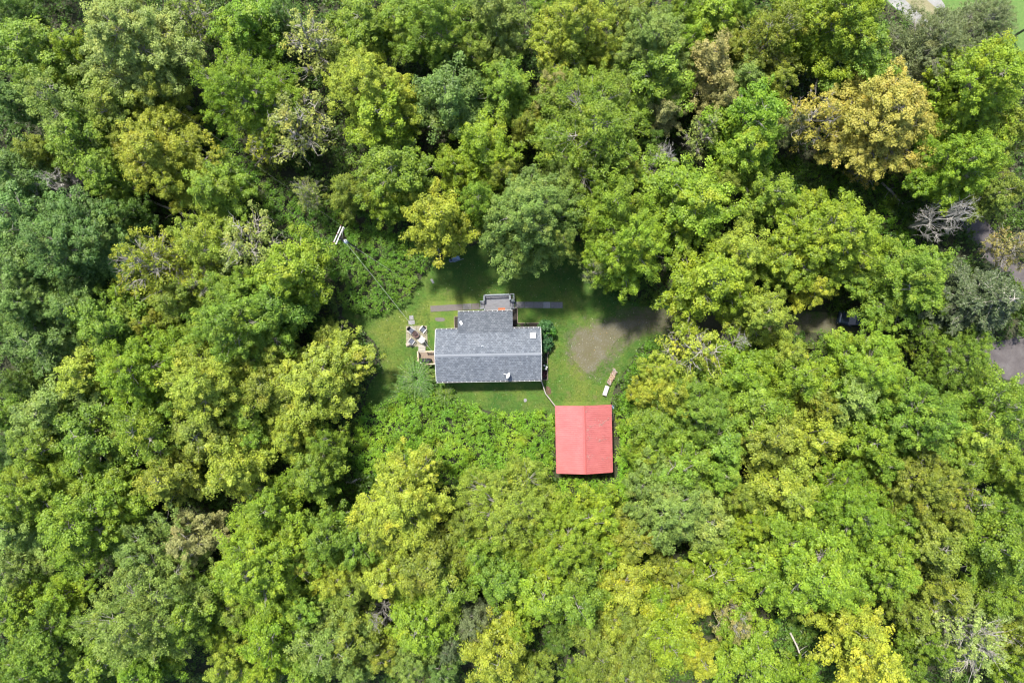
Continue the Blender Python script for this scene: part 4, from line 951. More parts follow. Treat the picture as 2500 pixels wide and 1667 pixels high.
def slab(name, poly, z0, z1, mat, label, cat, group=None):
    m = MB(); n = len(poly); a = sum(poly[i][0] * poly[(i + 1) % n][1] - poly[(i + 1) % n][0] * poly[i][1] for i in range(n))
    if a < 0: poly = poly[::-1]
    vs = [(x, y, z0) for x, y in poly] + [(x, y, z1 - .012) for x, y in poly]
    cx = sum(p[0] for p in poly) / n; cy = sum(p[1] for p in poly) / n
    vs += [(x + (cx - x) * .03, y + (cy - y) * .03, z1) for x, y in poly]
    fs = [tuple(range(2 * n, 3 * n))] + [(i, (i + 1) % n, n + (i + 1) % n, n + i) for i in range(n)] + [(n + i, n + (i + 1) % n, 2 * n + (i + 1) % n, 2 * n + i) for i in range(n)]
    m.add(vs, fs); return tag(m.obj(name, mat), label, cat, group)
def quad(x0, y0, x1, y1, wz): # strip along a line in crop pixels, wz wide (px)
    dx, dy = x1 - x0, y1 - y0; l = math.hypot(dx, dy); nx, ny = -dy / l * wz / 2, dx / l * wz / 2
    return [C1(x0 + nx, y0 + ny)[:2], C1(x1 + nx, y1 + ny)[:2], C1(x1 - nx, y1 - ny)[:2], C1(x0 - nx, y0 - ny)[:2]]
xs = [(486, 906, 396, 372, PAVER2, "long grainy grey paver at the left end of the deck path"), (909, 1022, 371, 366, PAVER, "short grey paver between the grainy paver and the deck steps"), (1025, 1128, 366, 361, PAVER2, "brownish grey paver touching the deck's left steps")]
for (x0, x1, y0, y1, mt, lb) in xs: slab('paving_slab', quad(x0, y0, x1, y1, 80), 0, .045, mt, lb, "paver", "pavers of the walk in front of the house")
xr = [(1590, 1712), (1715, 1835), (1838, 1955), (1958, 2050), (2054, 2210)]
for i, (x0, x1) in enumerate(xr):
    lb = ["grey paver touching the deck's right steps", "second grey paver right of the deck", "middle grey paver of the right hand walk", "fourth grey paver right of the deck", "last dark grey paver at the right end of the walk"][i]
    slab('paving_slab', quad(x0, 343 + i * .6, x1, 343.6 + i * .6, 80), 0, .045, PAVER if i != 3 else STONE, lb, "paver", "pavers of the walk in front of the house")
slab('flagstone', [C1(208, 486)[:2], C1(262, 480)[:2], C1(268, 536)[:2], C1(214, 542)[:2]], 0, .05, STONE, "upper of two grey flagstones above the patio", "flagstone", "flagstones above the patio")
slab('flagstone', [C1(195, 550)[:2], C1(278, 542)[:2], C1(284, 595)[:2], C1(202, 604)[:2]], 0, .05, STONE, "lower grey flagstone touching the patio's top edge", "flagstone", "flagstones above the patio")
slab('flagstone', [C1(482, 12)[:2], C1(508, 2)[:2], C1(540, 58)[:2], C1(515, 70)[:2]], 0, .05, STONE, "small tilted grey slab alone on the upper lawn", "flagstone")
slab('worn_patch', smooth_poly([C1(548, 515)[:2], C1(600, 508)[:2], C1(668, 518)[:2], C1(668, 552)[:2], C1(610, 562)[:2], C1(555, 548)[:2]], 3), 0, .02, PAVER2, "grey gravel patch on the lawn left of the lean-to", "gravel patch")
slab('field_stone', smooth_poly([(x, y) for x, y, _ in (S(1279, 974), S(1285, 973), S(1286, 979), S(1280, 981))], 3), 0, .12, STONE, "single pinkish stone on the lawn below the house", "stone")
slab('mulch_patch', smooth_poly([S(1333, 943)[:2], S(1342, 945)[:2], S(1346, 958)[:2], S(1338, 963)[:2], S(1333, 953)[:2]], 4, .06), 0, .03, plain("brown_mulch", (.13, .075, .05), (.07, .04, .03), .95, 14, bmp=.6), "brown mulch patch beside the white board fence", "mulch patch")

# side deck
sdk = empty('side_deck', C1(430, 1040), R(1.0), "brown timber side deck with tan rails left of the house", "deck")
def sl(x, y, z):
    q = C1(x, y, z); d = Vector((q[0] - sdk.location.x, q[1] - sdk.location.y, 0)); d.rotate(Matrix.Rotation(-R(1.0), 3, 'Z')); return (d.x, d.y, z)
zs = .5; a_ = sl(325, 952, zs); b_ = sl(560, 1122, zs); m = MB(); x = a_[0]
while x < b_[0]:
    m.box((x + .065, (a_[1] + b_[1]) / 2, zs - .02), (.13, a_[1] - b_[1], .04)); x += .14
m.obj('deck_boards', BROWNWOOD, sdk)
m = MB(); m.box(((a_[0] + b_[0]) / 2, (a_[1] + b_[1]) / 2, .22), (b_[0] - a_[0] - .1, a_[1] - b_[1] - .1, .42)); m.obj('skirt', BROWNWOOD, sdk)
rail([sl(318, 955, 1.35), sl(325, 1118, 1.35), sl(556, 1112, 1.35)], 1.35, sdk, zs, TANWOOD, .16)
rail([sl(428, 950, 1.35), sl(548, 948, 1.35)], 1.35, sdk, zs, TANWOOD, .16)
m = MB(); q = sl(376, 920, .2)
for k in range(5): m.box((q[0] + .0, q[1] + .42 - k * .19, .10 + .095 * k), (.86, .18, .035), rx=R(-24))
m.box((q[0] - .40, q[1] + .05, .16), (.05, .95, .09), rx=R(-24)); m.box((q[0] + .40, q[1] + .05, .16), (.05, .95, .09), rx=R(-24)); m.obj('ramp', PALEWOOD, sdk)
# covered grill
q = C1(432, 1074, 1.1); grl = empty('covered_grill', (q[0], q[1], .502), R(-2), "barbecue grill under a black cover on the brown side deck", "grill")
m = MB(); secs = []
for (t, hw, hh) in ((-.64, .12, .72), (-.6, .21, .86), (-.42, .28, .95), (-.2, .30, 1.04), (.15, .30, 1.05), (.36, .29, .97), (.55, .25, .86), (.62, .14, .74)):
    secs.append([Vector((t, y_ * hw + math.sin(t * 9) * .01, z_)) for y_, z_ in ((-1, .03), (-1.02, hh * .6), (-.9, hh * .86), (-.5, hh), (.5, hh), (.9, hh * .86), (1.02, hh * .6), (1, .03))])
m.loft(secs); m.obj('cover', BLACKF, grl)
for lx in (-.5, .5): lg = MB(); lg.box((lx, 0, .05), (.06, .4, .1)); lg.obj('leg', GREYMET, grl)
q = C1(360, 1102, .8); m = MB(); m.lathe((q[0], q[1], .502), [(0, 0), (.10, 0), (.12, .28), (.10, .30), (.0, .31)], 14); tag(m.obj('bucket', WHITEM), "small white bucket on the side deck beside the black grill", "bucket")

# patio of square pavers
P0 = [C1(165, 618)[:2], C1(443, 615)[:2], C1(452, 888)[:2], C1(170, 892)[:2]]
pt = empty('patio', (sum(p[0] for p in P0) / 4, sum(p[1] for p in P0) / 4, 0), 0, "square tan paver patio left of the house", "patio")
m = MB(); n = 6; rg = random.Random(2)
for i in range(n):
    for j in range(n):
        def bl(u, v): return tuple((P0[0][k] * (1 - u) + P0[1][k] * u) * (1 - v) + (P0[3][k] * (1 - u) + P0[2][k] * u) * v for k in (0, 1))
        e = .012; c4 = [bl((i + a) / n + (e if a == 0 else -e) * .6, (j + b) / n + (e if b == 0 else -e) * .6) for a, b in ((0, 1), (1, 1), (1, 0), (0, 0))]
        z = .05 + rg.uniform(-.006, .006); L_ = [(x - pt.location.x, y - pt.location.y) for x, y in c4]
        m.add([(x, y, 0.0) for x, y in L_] + [(x, y, z) for x, y in L_], [(4, 5, 6, 7), (0, 1, 5, 4), (1, 2, 6, 5), (2, 3, 7, 6), (3, 0, 4, 7)])
m.obj('pavers', PATIO, pt)
m = MB(); L_ = [(p[0] - pt.location.x, p[1] - pt.location.y) for p in P0]; m.add([(x, y, .02) for x, y in L_], [(3, 2, 1, 0)]); m.obj('bedding', plain("dark_joint_sand", (.12, .11, .075), (.08, .075, .05), .95, 9), pt)
q = C1(296, 731, .35); fp = empty('fire_pit', (q[0], q[1], .055), 0, "round rusty fire pit in the middle of the patio", "fire pit")
m = MB(); m.lathe((0, 0, 0), [(.26, .06), (.33, .16), (.385, .34), (.40, .36), (.36, .36), (.345, .32), (.28, .17), (0, .13)], 28); m.obj('bowl', RUST, fp)
m = MB(); m.lathe((0, 0, 0), [(.0, .25), (.16, .245), (.29, .215), (.32, .20)], 20)
for k in range(9): a = k * 2.4; m.tube([(.22 * math.cos(a), .22 * math.sin(a), .25), (-.12 * math.cos(a + .6), -.12 * math.sin(a + .6), .28)], .022, 6)
m.obj('ashes', ASH, fp)
for k in range(3): a = k * 2.09; lg = MB(); lg.tube([(.24 * math.cos(a), .24 * math.sin(a), .12), (.30 * math.cos(a), .30 * math.sin(a), 0)], .018, 6); lg.obj('leg', RUST, fp)
def chair(cx, cy, face, frame_m, seat_m, back_m, label):
    q = C1(cx, cy, .45); c = empty('patio_chair', (q[0], q[1], .058), face, label, "chair", "patio chairs around the fire pit")   # faces local +x
    m = MB(); m.box((.02, 0, .36), (.56, .50, .07), ry=R(4), bev=.025); m.obj('seat', seat_m, c)
    m = MB(); secs = []
    for (x_, z_, hw, th) in ((-.24, .34, .26, .04), (-.33, .60, .28, .045), (-.41, .84, .25, .04), (-.445, .95, .16, .03)):
        secs.append([Vector((x_ + th * k, y_ * hw, z_ + th * .3 * k)) for y_, k in ((-1, .2), (-.6, -.4), (0, -.7), (.6, -.4), (1, .2), (.6, .8), (0, .5), (-.6, .8))])
    m.loft(secs); m.obj('backrest', back_m, c)
    for s in (-1, 1):
        m = MB(); m.box((0, s * .315, .56), (.66, .085, .035), bev=.015); m.obj('armrest', frame_m, c)
        for lx in (-.26, .27): m = MB(); m.tube([(lx, s * .315, .55), (lx * 1.06, s * .325, 0)], .022, 6); m.obj('leg', frame_m, c)
    return c
def facing(cx, cy): return math.atan2(-(731 - cy), 296 - cx)
chair(232, 675, facing(232, 675), PLAST, GREYF, BLACKF, "patio chair with a black rounded back touching the fire pit")
chair(388, 664, facing(388, 664) + .25, WHITEM, GREYF, BLACKF, "patio chair with white arms and dark cushion at the patio's upper right")
chair(240, 818, facing(240, 818) - .1, PLAST, GREYF, PLAST, "off-white patio chair with a grey seat at the lower left")
chair(372, 797, facing(372, 797), WHITEM, PLAST, PLAST, "all white patio chair at the patio's lower right")
q = C1(184, 857, .35); st = empty('side_table', (q[0], q[1], .058), R(20), "small rusty pink side table at the patio's lower left corner", "side table")
m = MB(); m.box((0, .09, .40), (.34, .12, .03), bev=.01); m.box((0, -.09, .40), (.34, .12, .03), bev=.01); m.obj('table_top', plain("faded_pink_wood", (.52, .38, .32), (.40, .28, .24), .8), st)
for sx in (-1, 1):
    for sy in (-1, 1): lg = MB(); lg.box((sx * .13, sy * .11, .19), (.03, .03, .38)); lg.obj('leg', RUST, st)

# ------------------------------------------------------------------ planting beds and shrubs by the walls
def bed(name, poly, label):
    poly = [C1(*p)[:2] for p in poly]; n = len(poly); a = sum(poly[i][0] * poly[(i + 1) % n][1] - poly[(i + 1) % n][0] * poly[i][1] for i in range(n))
    if a < 0: poly = poly[::-1]
    o = empty(name, (poly[0][0], poly[0][1], 0), 0, label, "flower bed"); L_ = [(x - poly[0][0], y - poly[0][1]) for x, y in poly]
    m = MB(); m.add([(x, y, .10) for x, y in L_], [tuple(range(n))]); m.obj('soil', SOIL, o)
    m = MB()
    for i in range(n):
        p = Vector((*L_[i], 0)); q_ = Vector((*L_[(i + 1) % n], 0)); d = q_ - p; c_ = (p + q_) / 2; m.box((c_.x, c_.y, .10), (d.length + .03, .05, .2), rz=math.atan2(d.y, d.x))
    m.obj('edging', plain("bed_edging_wood", (.33, .27, .20), (.22, .18, .14), .85), o); return o
bed('flower_bed', [(797, 497), (870, 495), (870, 690), (800, 690)], "narrow dark bed left of the lean-to")
bed('flower_bed', [(1540, 385), (1622, 385), (1625, 582), (1935, 575), (1935, 700), (1540, 700)], "dark bed in the corner right of the lean-to")
bed('flower_bed', [(1905, 640), (2004, 640), (2016, 1318), (1905, 1318)], "long dark bed along the house's right wall")
def bush(name, cx, cy, z, rx, ry, h, n, L, col, label, seed, cat="shrub", wr=.6, mat=BRUSH):
    q = C1(cx, cy, z); o = empty(name, (q[0], q[1], 0), 0, label, cat)
    shrub_leaves('foliage', (0, 0, .25), rx, ry, h, n, L, col, o, mat, seed, wr)
    m = MB(); rg = random.Random(seed)
    for k in range(7):
        a = rg.uniform(0, 6.28); m.tube([(0, 0, 0), (.3 * rx * math.cos(a), .3 * ry * math.sin(a), .25 * h), (.7 * rx * math.cos(a), .7 * ry * math.sin(a), .8 * h)], [.025, .018, .008], 4)
    m.obj('stem', BARK, o); return o
bush('leafy_shrub', 1985, 640, 1.6, .85, .80, 1.9, 1500, .20, (.055, .135, .040), "blue-green broad-leaved shrub at the house's upper right corner", 11)
bush('leafy_shrub', 2060, 700, 1.6, .62, .55, 1.7, 900, .20, (.075, .185, .025), "bright green shrub leaning over the right hand bed", 12)
bush('leafy_shrub', 1995, 830, 1.6, .75, .95, 1.9, 1500, .20, (.050, .125, .042), "dark blue-green shrub midway along the house's right wall", 13)
bush('leafy_shrub', 1965, 930, 1.3, .5, .55, 1.5, 700, .18, (.055, .130, .035), "lowest of the broad-leaved shrubs along the right wall", 14)
bush('garden_plant', 1960, 1055, .5, .30, .45, .55, 300, .12, (.035, .095, .022), "low dark green plant in the right hand bed", 15, "plant")
hy_ = bush('hydrangea', 1972, 1150, .7, .34, .38, .75, 420, .14, (.055, .150, .030), "white-flowering hydrangea in the right hand bed", 16, "plant")
for (ox, oy) in ((.02, .16), (.28, -.02), (.18, -.24)):
    m = MB(); rg = random.Random(int(ox * 100)); rngb = np.random.default_rng(3)
    for k in range(34):
        v = unit(rngb.normal(size=3)); v[2] = abs(v[2]); m.box((ox + v[0] * .10, oy + v[1] * .10, .98 + v[2] * .08), (.05, .05, .012), rz=rg.uniform(0, 3), rx=rg.uniform(-.6, .6), ry=rg.uniform(-.6, .6))
    m.obj('flower_head', WHITE, hy_)
bush('garden_plant', 1972, 1262, .5, .34, .42, .6, 360, .12, (.085, .022, .028), "dark red leaved plant at the bed's lower end", 17, "plant")
bush('garden_plant', 1640, 622, .4, .28, .2, .4, 200, .11, (.05, .115, .03), "small green plant in the bed right of the lean-to", 18, "plant")
bush('garden_plant', 1735, 605, .4, .34, .2, .45, 240, .11, (.045, .105, .025), "spreading green plant in the middle of the corner bed", 19, "plant")
q = C1(2030, 955, .3); m = MB(); rg = random.Random(9)
for k in range(9): m.box((q[0] + rg.uniform(-.12, .12), q[1] + rg.uniform(-.32, .32), .10 + rg.uniform(0, .12)), (.17, .13, .10), rz=rg.uniform(0, 3), rx=rg.uniform(-.3, .3), bev=.03)
tag(m.obj('brick_heap', plain("salmon_brick", (.62, .36, .26), (.48, .27, .2), .9)), "small heap of salmon bricks at the edge of the right hand bed", "bricks")
# arching feathery shrub at the lower left corner of the house
def arching(cx, cy, rad, h, n, col, label, seed):
    q = S(cx, cy, h * .5); o = empty('arching_shrub', (q[0], q[1], 0), 0, label, "shrub"); rng = np.random.default_rng(seed); P_ = []; D_ = []; m = MB()
    for k in range(n):
        a = rng.uniform(0, 6.283); ln = rad * rng.uniform(.45, 1.05); hh = h * rng.uniform(.75, 1.1); d = np.array([math.cos(a), math.sin(a), 0]); pts = []
        for j in range(6): s = j / 5; pts.append(d * ln * s ** 1.1 + np.array([0, 0, hh * math.sin(min(1, s * 1.15 + .12) * 2.2)]))
        m.tube([tuple(p) for p in pts], [.018, .015, .012, .01, .007, .004], 3, caps=False)
        for j in range(70):
            s = rng.uniform(.12, 1); i0 = min(4, int(s * 5)); f = s * 5 - i0; b0 = pts[i0] * (1 - f) + pts[i0 + 1] * f; sd_ = rng.choice([-1, 1]); side = np.array([-d[1], d[0], 0]) * sd_
            P_.append(b0 + side * rng.uniform(.02, .20) * (1.2 - s) + rng.normal(size=3) * .02); D_.append(unit(side + d * .7 + np.array([0, 0, -.1])))
    P_ = np.array(P_); D_ = np.array(D_); t = unit(D_); N_ = unit(np.cross(t, rng.normal(size=t.shape) * .4 + np.array([0, 0, 1.]))); N_ = unit(np.cross(N_, t) * .9 + rng.normal(size=t.shape) * .3); N_[:, 2] = np.abs(N_[:, 2])
    f_ = link('foliage', leaf_mesh('foliage', P_, N_, rng.random(len(P_)), rng.uniform(.12, .22, len(P_)), .055, BRUSH, rng), o); f_.color = (*col, 1); m.obj('stem', BARK, o)
arching(1018, 925, 2.7, 1.9, 300, (.115, .235, .040), "large feathery shrub at the house's lower left corner", 3)
arching(985, 955, 1.6, 1.3, 70, (.095, .200, .035), "smaller feathery shrub below the large one by the side deck", 4)
arching(1085, 965, 1.7, 1.2, 70, (.100, .200, .022), "bright feathery shrub at the lawn's lower edge", 5)

# ------------------------------------------------------------------ white board fence from the house to the garage
def C3(x, y, z=0.0): return S(1280 + x / 5.345, 900 + y / 5.345, z)
F = [C3(218, 140, 1.0), C3(278, 325, 1.0), C3(405, 488, 1.0)]; fo = empty('board_fence', (F[1][0], F[1][1], 0), 0, "pale board fence running from the house to the red roof", "fence")
Fl = [Vector((p[0] - F[1][0], p[1] - F[1][1], 0)) for p in F]
for p, q in zip(Fl[:-1], Fl[1:]):
    d = q - p; L_ = d.length; a = math.atan2(d.y, d.x); c = (p + q) / 2; m = MB()
    m.box((c.x, c.y, 1.02), (L_, .11, .035), rz=a)
    k = int(L_ / .15)
    for i in range(k): v = p.lerp(q, (i + .5) / k); m.box((v.x, v.y, .52), (.13, .02, .94), rz=a)
    m.obj('fence_panel', PALEWOOD, fo)
for i, v in enumerate([Fl[0], Fl[0].lerp(Fl[1], .5), Fl[1], Fl[1].lerp(Fl[2], .5), Fl[2]]):
    m = MB(); m.box((v.x, v.y, .55), (.10, .10, 1.1)); m.obj('post', PALEWOOD, fo)

# ------------------------------------------------------------------ woodpile, bench, garage corner things
rg = random.Random(12)
A0 = Vector(C2 := (S(1300 + 1085 / 5.345, 680 + 1188 / 5.345, .4))); B0 = Vector(S(1300 + 995 / 5.345, 680 + 1375 / 5.345, .4))
ax_ = (B0 - A0); ln_ = ax_.length; ang = math.atan2(ax_.y, ax_.x)
def log_mesh(L_, r_, mat):
    m = MB(); k = rg.choice((3, 4)); a0 = rg.uniform(0, 6.28); sec = []
    for t in (-L_ / 2, -L_ / 4, L_ / 4, L_ / 2):
        sec.append([Vector((t, r_ * rg.uniform(.8, 1.1) * math.cos(a0 + 6.283 * i / (k + 2)), r_ * rg.uniform(.8, 1.1) * math.sin(a0 + 6.283 * i / (k + 2)))) for i in range(k + 2)])
    m.loft(sec, False); return m.mesh('firewood_log', mat)
logs = [log_mesh(.46, .085, LOGS[i % 3]) for i in range(9)]
for i in range(48):
    t = (i % 16 + .5) / 16 + rg.uniform(-.02, .02); lay = i // 16; tan_zone = .38 < t < .85
    me = logs[(1 if tan_zone and rg.random() < .6 else rg.choice((0, 2))) + 3 * rg.randint(0, 2)]
    p = A0 + ax_ * t; o = bpy.data.objects.new('firewood_log', me); COL.objects.link(o)
    o.location = (p.x + rg.uniform(-.10, .10), p.y + rg.uniform(-.06, .06), .09 + lay * .15); o.rotation_euler = (rg.uniform(0, 6.28), rg.uniform(-.12, .12), ang + R(62) + rg.uniform(-.30, .30) * (1.8 if lay == 2 else .5))
    o.scale = (rg.uniform(.9, 1.3), 1, 1)
    tag(o, "split firewood log in the woodpile at the lawn's right edge", "log", "split logs of the woodpile")
q = S(1300 + 958 / 5.345, 680 + 1462 / 5.345, .45); bn = empty('bench', (q[0], q[1], 0), R(-18), "weathered white bench just below the woodpile", "bench")
m = MB()
for k in (-1, 0, 1): m.box((k * .175, 0, .45), (.16, 1.22, .04), bev=.01)
m.obj('seat', PLAST, bn)
for s in (-1, 1): m = MB(); m.box((0, s * .5, .215), (.44, .05, .43)); m.obj('leg', PLAST, bn)
q = C3(1170, 498, .5); bin_ = empty('bin', (q[0], q[1], 0), R(15), "blue-grey bin with a pale handle by the red roof's upper right corner", "bin")
m = MB(); m.box((0, 0, .42), (.42, .42, .84), bev=.05, taper=1.1); m.obj('body', TRAYM, bin_)
m = MB(); m.lathe((0, .0, .86), [(.05, 0), (.09, .012), (.105, .03), (.09, .04), (.05, .03)], 14); m.obj('handle', WHITEM, bin_)
q = C3(1152, 630, .3); m = MB(); rg = random.Random(3)
for k in range(7): m.tube([(q[0] + rg.uniform(-.12, .1), q[1] + rg.uniform(-.5, -.1), .1 + .05 * k), (q[0] + rg.uniform(-.1, .16), q[1] + rg.uniform(.1, .6), .14 + .05 * k)], .035, 5)
tag(m.obj('board_heap', PALEWOOD), "loose pale boards lying beside the red roof's right side", "boards")
# things in the shade at the top of the lawn
q = S(1101.2, 636, .4); kg = empty('kettle_tub', (q[0], q[1], 0), 0, "small round dark blue lidded tub in the shade at the lawn's top", "tub")
m = MB(); m.lathe((0, 0, 0), [(0, .02), (.17, .02), (.21, .30), (.215, .50), (.0, .50)], 20); m.obj('body', BLUEM, kg)
m = MB(); m.lathe((0, 0, 0), [(.215, .48), (.235, .50), (.235, .525), (.21, .53)], 20); m.obj('rim', GREYMET, kg)
m = MB(); m.lathe((0, 0, .50), [(.21, .02), (.15, .09), (.05, .12), (0, .12)], 20); ld = m.obj('lid', BLUEM, kg)
m = MB(); m.lathe((0, 0, .62), [(0.02, 0), (.035, .02), (.03, .05), (0, .06)], 10); m.obj('knob', WHITEM, ld)
q = S(1114.5, 632.5, .4); wb = empty('wheelbarrow', (q[0], q[1], 0), R(200), "blue-grey wheelbarrow in the shade right of the round tub", "wheelbarrow")
m = MB(); sc_ = []
for (k, z_) in ((.55, .28), (1.0, .58), (.94, .585), (.5, .32)): sc_.append([Vector((.42 * k * cx_ + (.05 if cx_ > 0 else 0), .30 * k * cy_, z_)) for cx_, cy_ in ((-1, -.8), (-.7, -1), (.8, -1), (1.1, -.5), (1.1, .5), (.8, 1), (-.7, 1), (-1, .8))])
m.loft(sc_); m.obj('tray', TRAYM, wb)
for s in (-1, 1): m = MB(); m.tube([(.5, s * .06, .2), (-.3, s * .24, .30), (-.85, s * .28, .55)], .02, 6); m.tube([(-.3, s * .24, .3), (-.32, s * .24, 0)], .016, 6); m.obj('handle', GREYMET, wb)
m = MB(); Mx = Matrix.Rotation(R(90), 4, 'X'); m.lathe((.56, 0, .19), [(.10, -.04), (.17, -.045), (.19, 0), (.17, .045), (.10, .04)], 18, True, Mx); m.obj('wheel', RUBBER, wb)

# ------------------------------------------------------------------ utility pole and its wires
ZT = 9.2; bx_, by_ = S(868.5, 604.3, 0)[:2]; bx_, by_ = -18.75, 11.28
up = empty('utility_pole', (bx_, by_, 0), 0, "dark utility pole with two pale crossarms standing in the brambles", "utility pole")
m = MB(); m.tube([(0, 0, -.3), (0, 0, 4.5), (0, 0, ZT)], [.13, .115, .09], 12); m.obj('pole', POLEW, up)
def ul(px, py, z): q = S(px, py, z); return Vector((q[0] - bx_, q[1] - by_, z))
a1, b1 = ul(833, 551, ZT - .25), ul(814.5, 592.5, ZT - .25); a2, b2 = ul(838.5, 554, ZT - .25), ul(820, 596.5, ZT - .25)
for (p, q, wd) in ((a1, b1, .11), (a2, b2, .13)):
    d = q - p; c = (p + q) / 2; m = MB(); m.box(tuple(c), (d.length, wd, .12), rz=math.atan2(d.y, d.x), bev=.01); m.obj('crossarm', ARMW, up)
m = MB(); p = ul(842, 556.5, ZT - .35); q = ul(832, 571, ZT - 1.0); d = q - p; m.tube([tuple(p), tuple((p + q) / 2), (0.0, 0.0, ZT - 1.1)], .03, 6); m.tube([tuple(b1 + Vector((.1, .1, -.1))), (0, 0, ZT - 1.1)], .022, 6); m.obj('brace', ARMW, up)
for p in (a1, b1, a1.lerp(b1, .5)):
    m = MB(); m.lathe(tuple(p + Vector((0, 0, .06))), [(.02, 0), (.03, .04), (.07, .06), (.05, .10), (.075, .12), (.04, .17), (0, .19)], 12); m.obj('insulator', PORC, up)
tc = ul(839, 582.5, ZT - 1.3)
tc = Vector((tc.x * .0 + .30, -.22, 0)); m = MB(); m.lathe((tc.x, tc.y, ZT - 1.9), [(0, 0), (.22, 0), (.235, .06), (.235, .66), (.22, .72), (.10, .80), (0, .81)], 22); tr_ = m.obj('transformer', GREYMET, up)
for o_ in ((.1, .05), (-.08, -.06)): m = MB(); m.lathe((tc.x + o_[0], tc.y + o_[1], ZT - 1.12), [(.03, 0), (.055, .05), (.035, .09), (.055, .13), (.02, .2), (0, .22)], 10); m.obj('bushing', PORC, tr_)
base = Vector((bx_, by_, 0))
def wire(name, p, q, sag, r_, mat, label, n=26):
    m = MB(); pts = []
    for i in range(n + 1): t = i / n; v = Vector(p).lerp(Vector(q), t); v.z -= sag * 4 * t * (1 - t); pts.append(tuple(v))
    m.tube(pts, r_, 6); return tag(m.obj(name, mat), label, "wire")
wire('service_wire', base + Vector((.25, -.2, ZT - 1.2)), (*S(1063, 868, 3.75)[:2], 3.75), .5, .012, WIREM, "pale service wire dropping from the utility pole to the house roof")
wire('guy_wire', base + Vector((.05, -.05, ZT - 1.8)), (*S(978, 676, 0)[:2], 0), .05, .014, WIREM, "thin guy wire from the utility pole down into the brambles")
DWIRE = plain('dark_wire', (.12, .12, .11), (.08, .08, .07), .6, 3, bmp=0)
far1 = base + b1 + Vector((-34, 24, -.5)); far2 = base + a1 + Vector((-34, 24, -.5))
wire('power_line', base + b1 + Vector((0, 0, .22)), far1, .9, .006, DWIRE, "lower left power line leaving the crossarm's lower end")
wire('power_line', base + a1 + Vector((0, 0, .22)), far2, .9, .006, DWIRE, "upper power line leaving the crossarm's upper end")
# the roadside pole half hidden by the willow
def pole2():
    q = S(2470, 92, 0); o = empty('roadside_pole', (q[0], q[1], 0), 0, "grey pole leaning out of the willow at the upper right", "utility pole")
    m = MB(); m.tube([(0, 0, -.2), (0, 0, 4), (0, 0, 8)], [.15, .13, .10], 10); m.obj('pole', plain("weathered_pole", (.13, .13, .13), (.08, .08, .08), .8), o)
    m = MB(); m.box((0, 0, 7.6), (1.6, .1, .12), rz=R(-50)); m.obj('crossarm', POLEW, o)
pole2()

# ------------------------------------------------------------------ parked car under the round tree
q = S(2091, 781, .8); car = empty('parked_car', (q[0], q[1], .01), R(180 - 9), "dark blue-grey car parked under the big round tree", "car")
PAINT, n_, b_p, o_p = new_mat("dark_slate_car_paint"); b_p.inputs['Base Color'].default_value = (.045, .065, .10, 1); b_p.inputs['Metallic'].default_value = .35; b_p.inputs['Roughness'].default_value = .22; b_p.inputs['Coat Weight'].default_value = .6
def carsec(x, hw, z0_, z1_): # rounded section
    return [Vector((x, sy * hw * k, z)) for (sy, k, z) in ((-1, .86, z0_), (-1, 1, z0_ + .18), (-1, 1.0, z1_ - .22), (-1, .93, z1_ - .05), (-1, .7, z1_), (1, .7, z1_), (1, .93, z1_ - .05), (1, 1.0, z1_ - .22), (1, 1, z0_ + .18), (1, .86, z0_))]
m = MB(); m.loft([carsec(*s_) for s_ in ((2.22, .62, .42, .72), (2.16, .78, .30, .86), (1.9, .88, .26, .96), (1.2, .91, .24, 1.03), (.8, .92, .24, 1.06), (-1.2, .92, .24, 1.08), (-1.9, .90, .28, 1.06), (-2.14, .82, .34, .98), (-2.2, .7, .42, .8))]); m.obj('body', PAINT, car)
def cab(x, hwb, hwt, zb, zt): return [Vector((x, s * h_, z)) for s, h_, z in ((-1, hwb, zb), (-1, (hwb + hwt) / 2, (zb + zt) / 2), (-1, hwt, zt), (1, hwt, zt), (1, (hwb + hwt) / 2, (zb + zt) / 2), (1, hwb, zb))]
m = MB(); m.loft([cab(1.02, .80, .80, 1.02, 1.05), cab(.35, .83, .66, 1.04, 1.50), cab(-.3, .84, .68, 1.04, 1.57), cab(-1.3, .84, .67, 1.04, 1.54), cab(-1.95, .80, .74, 1.02, 1.08)], False); m.obj('cabin_glass', GLASS, car)
m = MB(); m.loft([[Vector((x, s * h_, z)) for s, h_, z in ((-1, hw, zt - .03), (-1, hw * .9, zt + .012), (1, hw * .9, zt + .012), (1, hw, zt - .03))] for x, hw, zt in ((.36, .66, 1.505), (-.3, .68, 1.58), (-1.32, .67, 1.55))], False); m.obj('roof', PAINT, car)
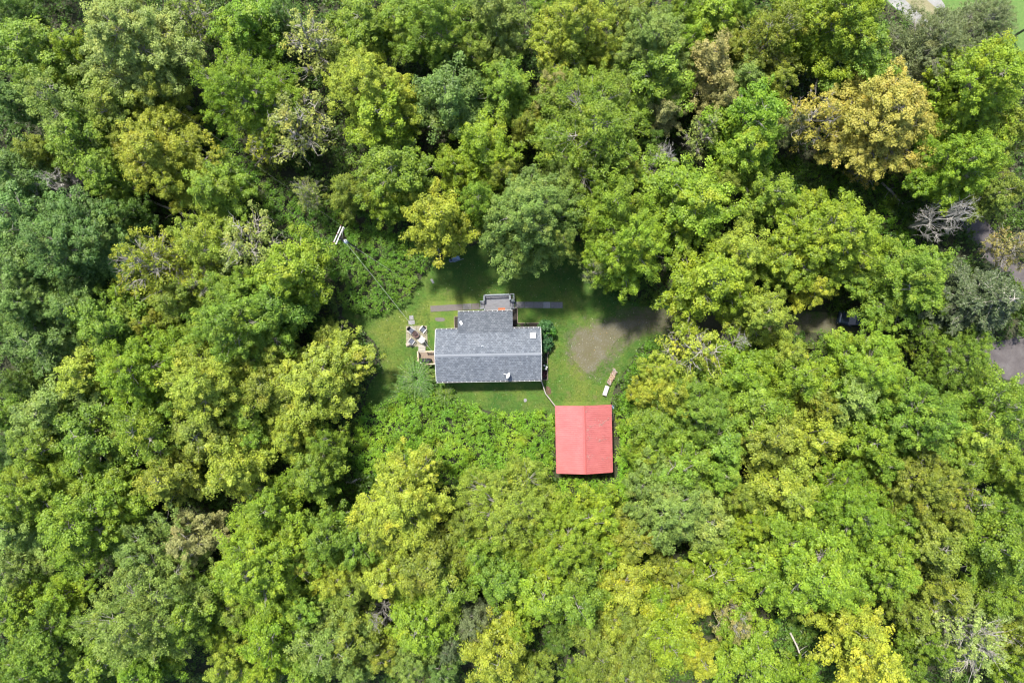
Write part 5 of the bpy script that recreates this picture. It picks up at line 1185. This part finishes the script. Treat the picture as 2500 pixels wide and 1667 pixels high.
for s in (-1, 1):
    for (xa_, za_, xb_, zb_) in ((1.0, 1.06, .36, 1.52), (-1.32, 1.55, -1.93, 1.09), (-.45, 1.06, -.45, 1.57)):
        m = MB(); m.tube([(xa_, s * .80, za_), (xb_, s * .68, zb_)], .035, 5); m.obj('pillar', PAINT, car)
    m = MB(); m.box((.75, s * 1.0, 1.10), (.12, .16, .11), bev=.03); m.obj('mirror', PAINT, car)
    m = MB(); m.box((2.1, s * .6, .76), (.16, .34, .12), bev=.04); m.obj('headlight', WHITEM, car)
    m = MB(); m.box((-2.12, s * .66, .88), (.12, .26, .14), bev=.03); m.obj('tail_light', plain("red_lens", (.4, .02, .02), (.3, .01, .01), .2, bmp=0), car)
    for wx_ in (1.38, -1.35):
        My = Matrix.Rotation(R(90) * 1, 4, 'X'); m = MB(); m.lathe((wx_, s * .80, .33), [(.20, -.10), (.30, -.11), (.335, -.07), (.335, .07), (.30, .11), (.20, .10)], 22, True, My); wh = m.obj('wheel', RUBBER, car)
        m = MB(); m.lathe((wx_, s * .80, .33), [(0, -.10), (.20, -.09), (.20, .09), (0, .10)], 14, True, My); m.obj('rim', GREYMET, wh)
m = MB(); m.box((-2.18, 0, .58), (.14, 1.6, .16), bev=.05); m.obj('rear_bumper', GREYMET, car)
m = MB(); m.box((2.2, 0, .50), (.10, 1.5, .16), bev=.04); m.obj('front_bumper', PAINT, car)

# ------------------------------------------------------------------ fallen trunks
def fallen(px0, px1, r0, r1, label, mat, z=(.5, .35)):
    a, b = Vector(Dp(*px0, z[0])), Vector(Dp(*px1, z[1])); rg = random.Random(int(px0[0])); m = MB(); d = b - a
    m.tube([tuple(a), tuple(a + d * .35 + Vector((.1, -.08, .08))), tuple(a + d * .7 + Vector((-.05, .08, .02))), tuple(b)], [r0, r0 * .85, (r0 + r1) / 2, r1], 9)
    for k in range(6):
        t = rg.uniform(.3, 1); s = a + d * t; e = s + Vector((rg.uniform(-1, 1), rg.uniform(-1, 1), rg.uniform(.1, .9))) * 1.1; m.tube([tuple(s), tuple((s + e) / 2 + Vector((0, .08, .05))), tuple(e)], [.05, .03, .012], 5)
    return tag(m.obj('fallen_trunk', mat), label, "fallen tree")
fallen((665, 1140), (742, 1105), .16, .10, "brown fallen trunk in the lower left gap", BARK, (.9, 1.1)); fallen((795, 1108), (833, 1100), .17, .13, "short broken pale trunk in the lower left gap", DEADWOOD, (.8, .9))
fallen((330, 455), (440, 500), .15, .08, "fallen trunk under the trees left of the pole clearing", DEADWOOD, (1.2, 1.0)); fallen((2025, 420), (2075, 470), .14, .08, "fallen trunk on the slope below the golden tree", BARK, (.7, .7))
fallen((1815, 1452), (1850, 1530), .12, .05, "leaning pale trunk in the lower right gap", DEADWOOD, (1.0, 2.2))
scatter('loose_stones', drive_in, 5200, .07, (.012, .03), (.2, .2, .2), 'small grey stones scattered over the worn gravel drive', 'stones', STONE, 71, [], 2.5, (0, 1), .8)
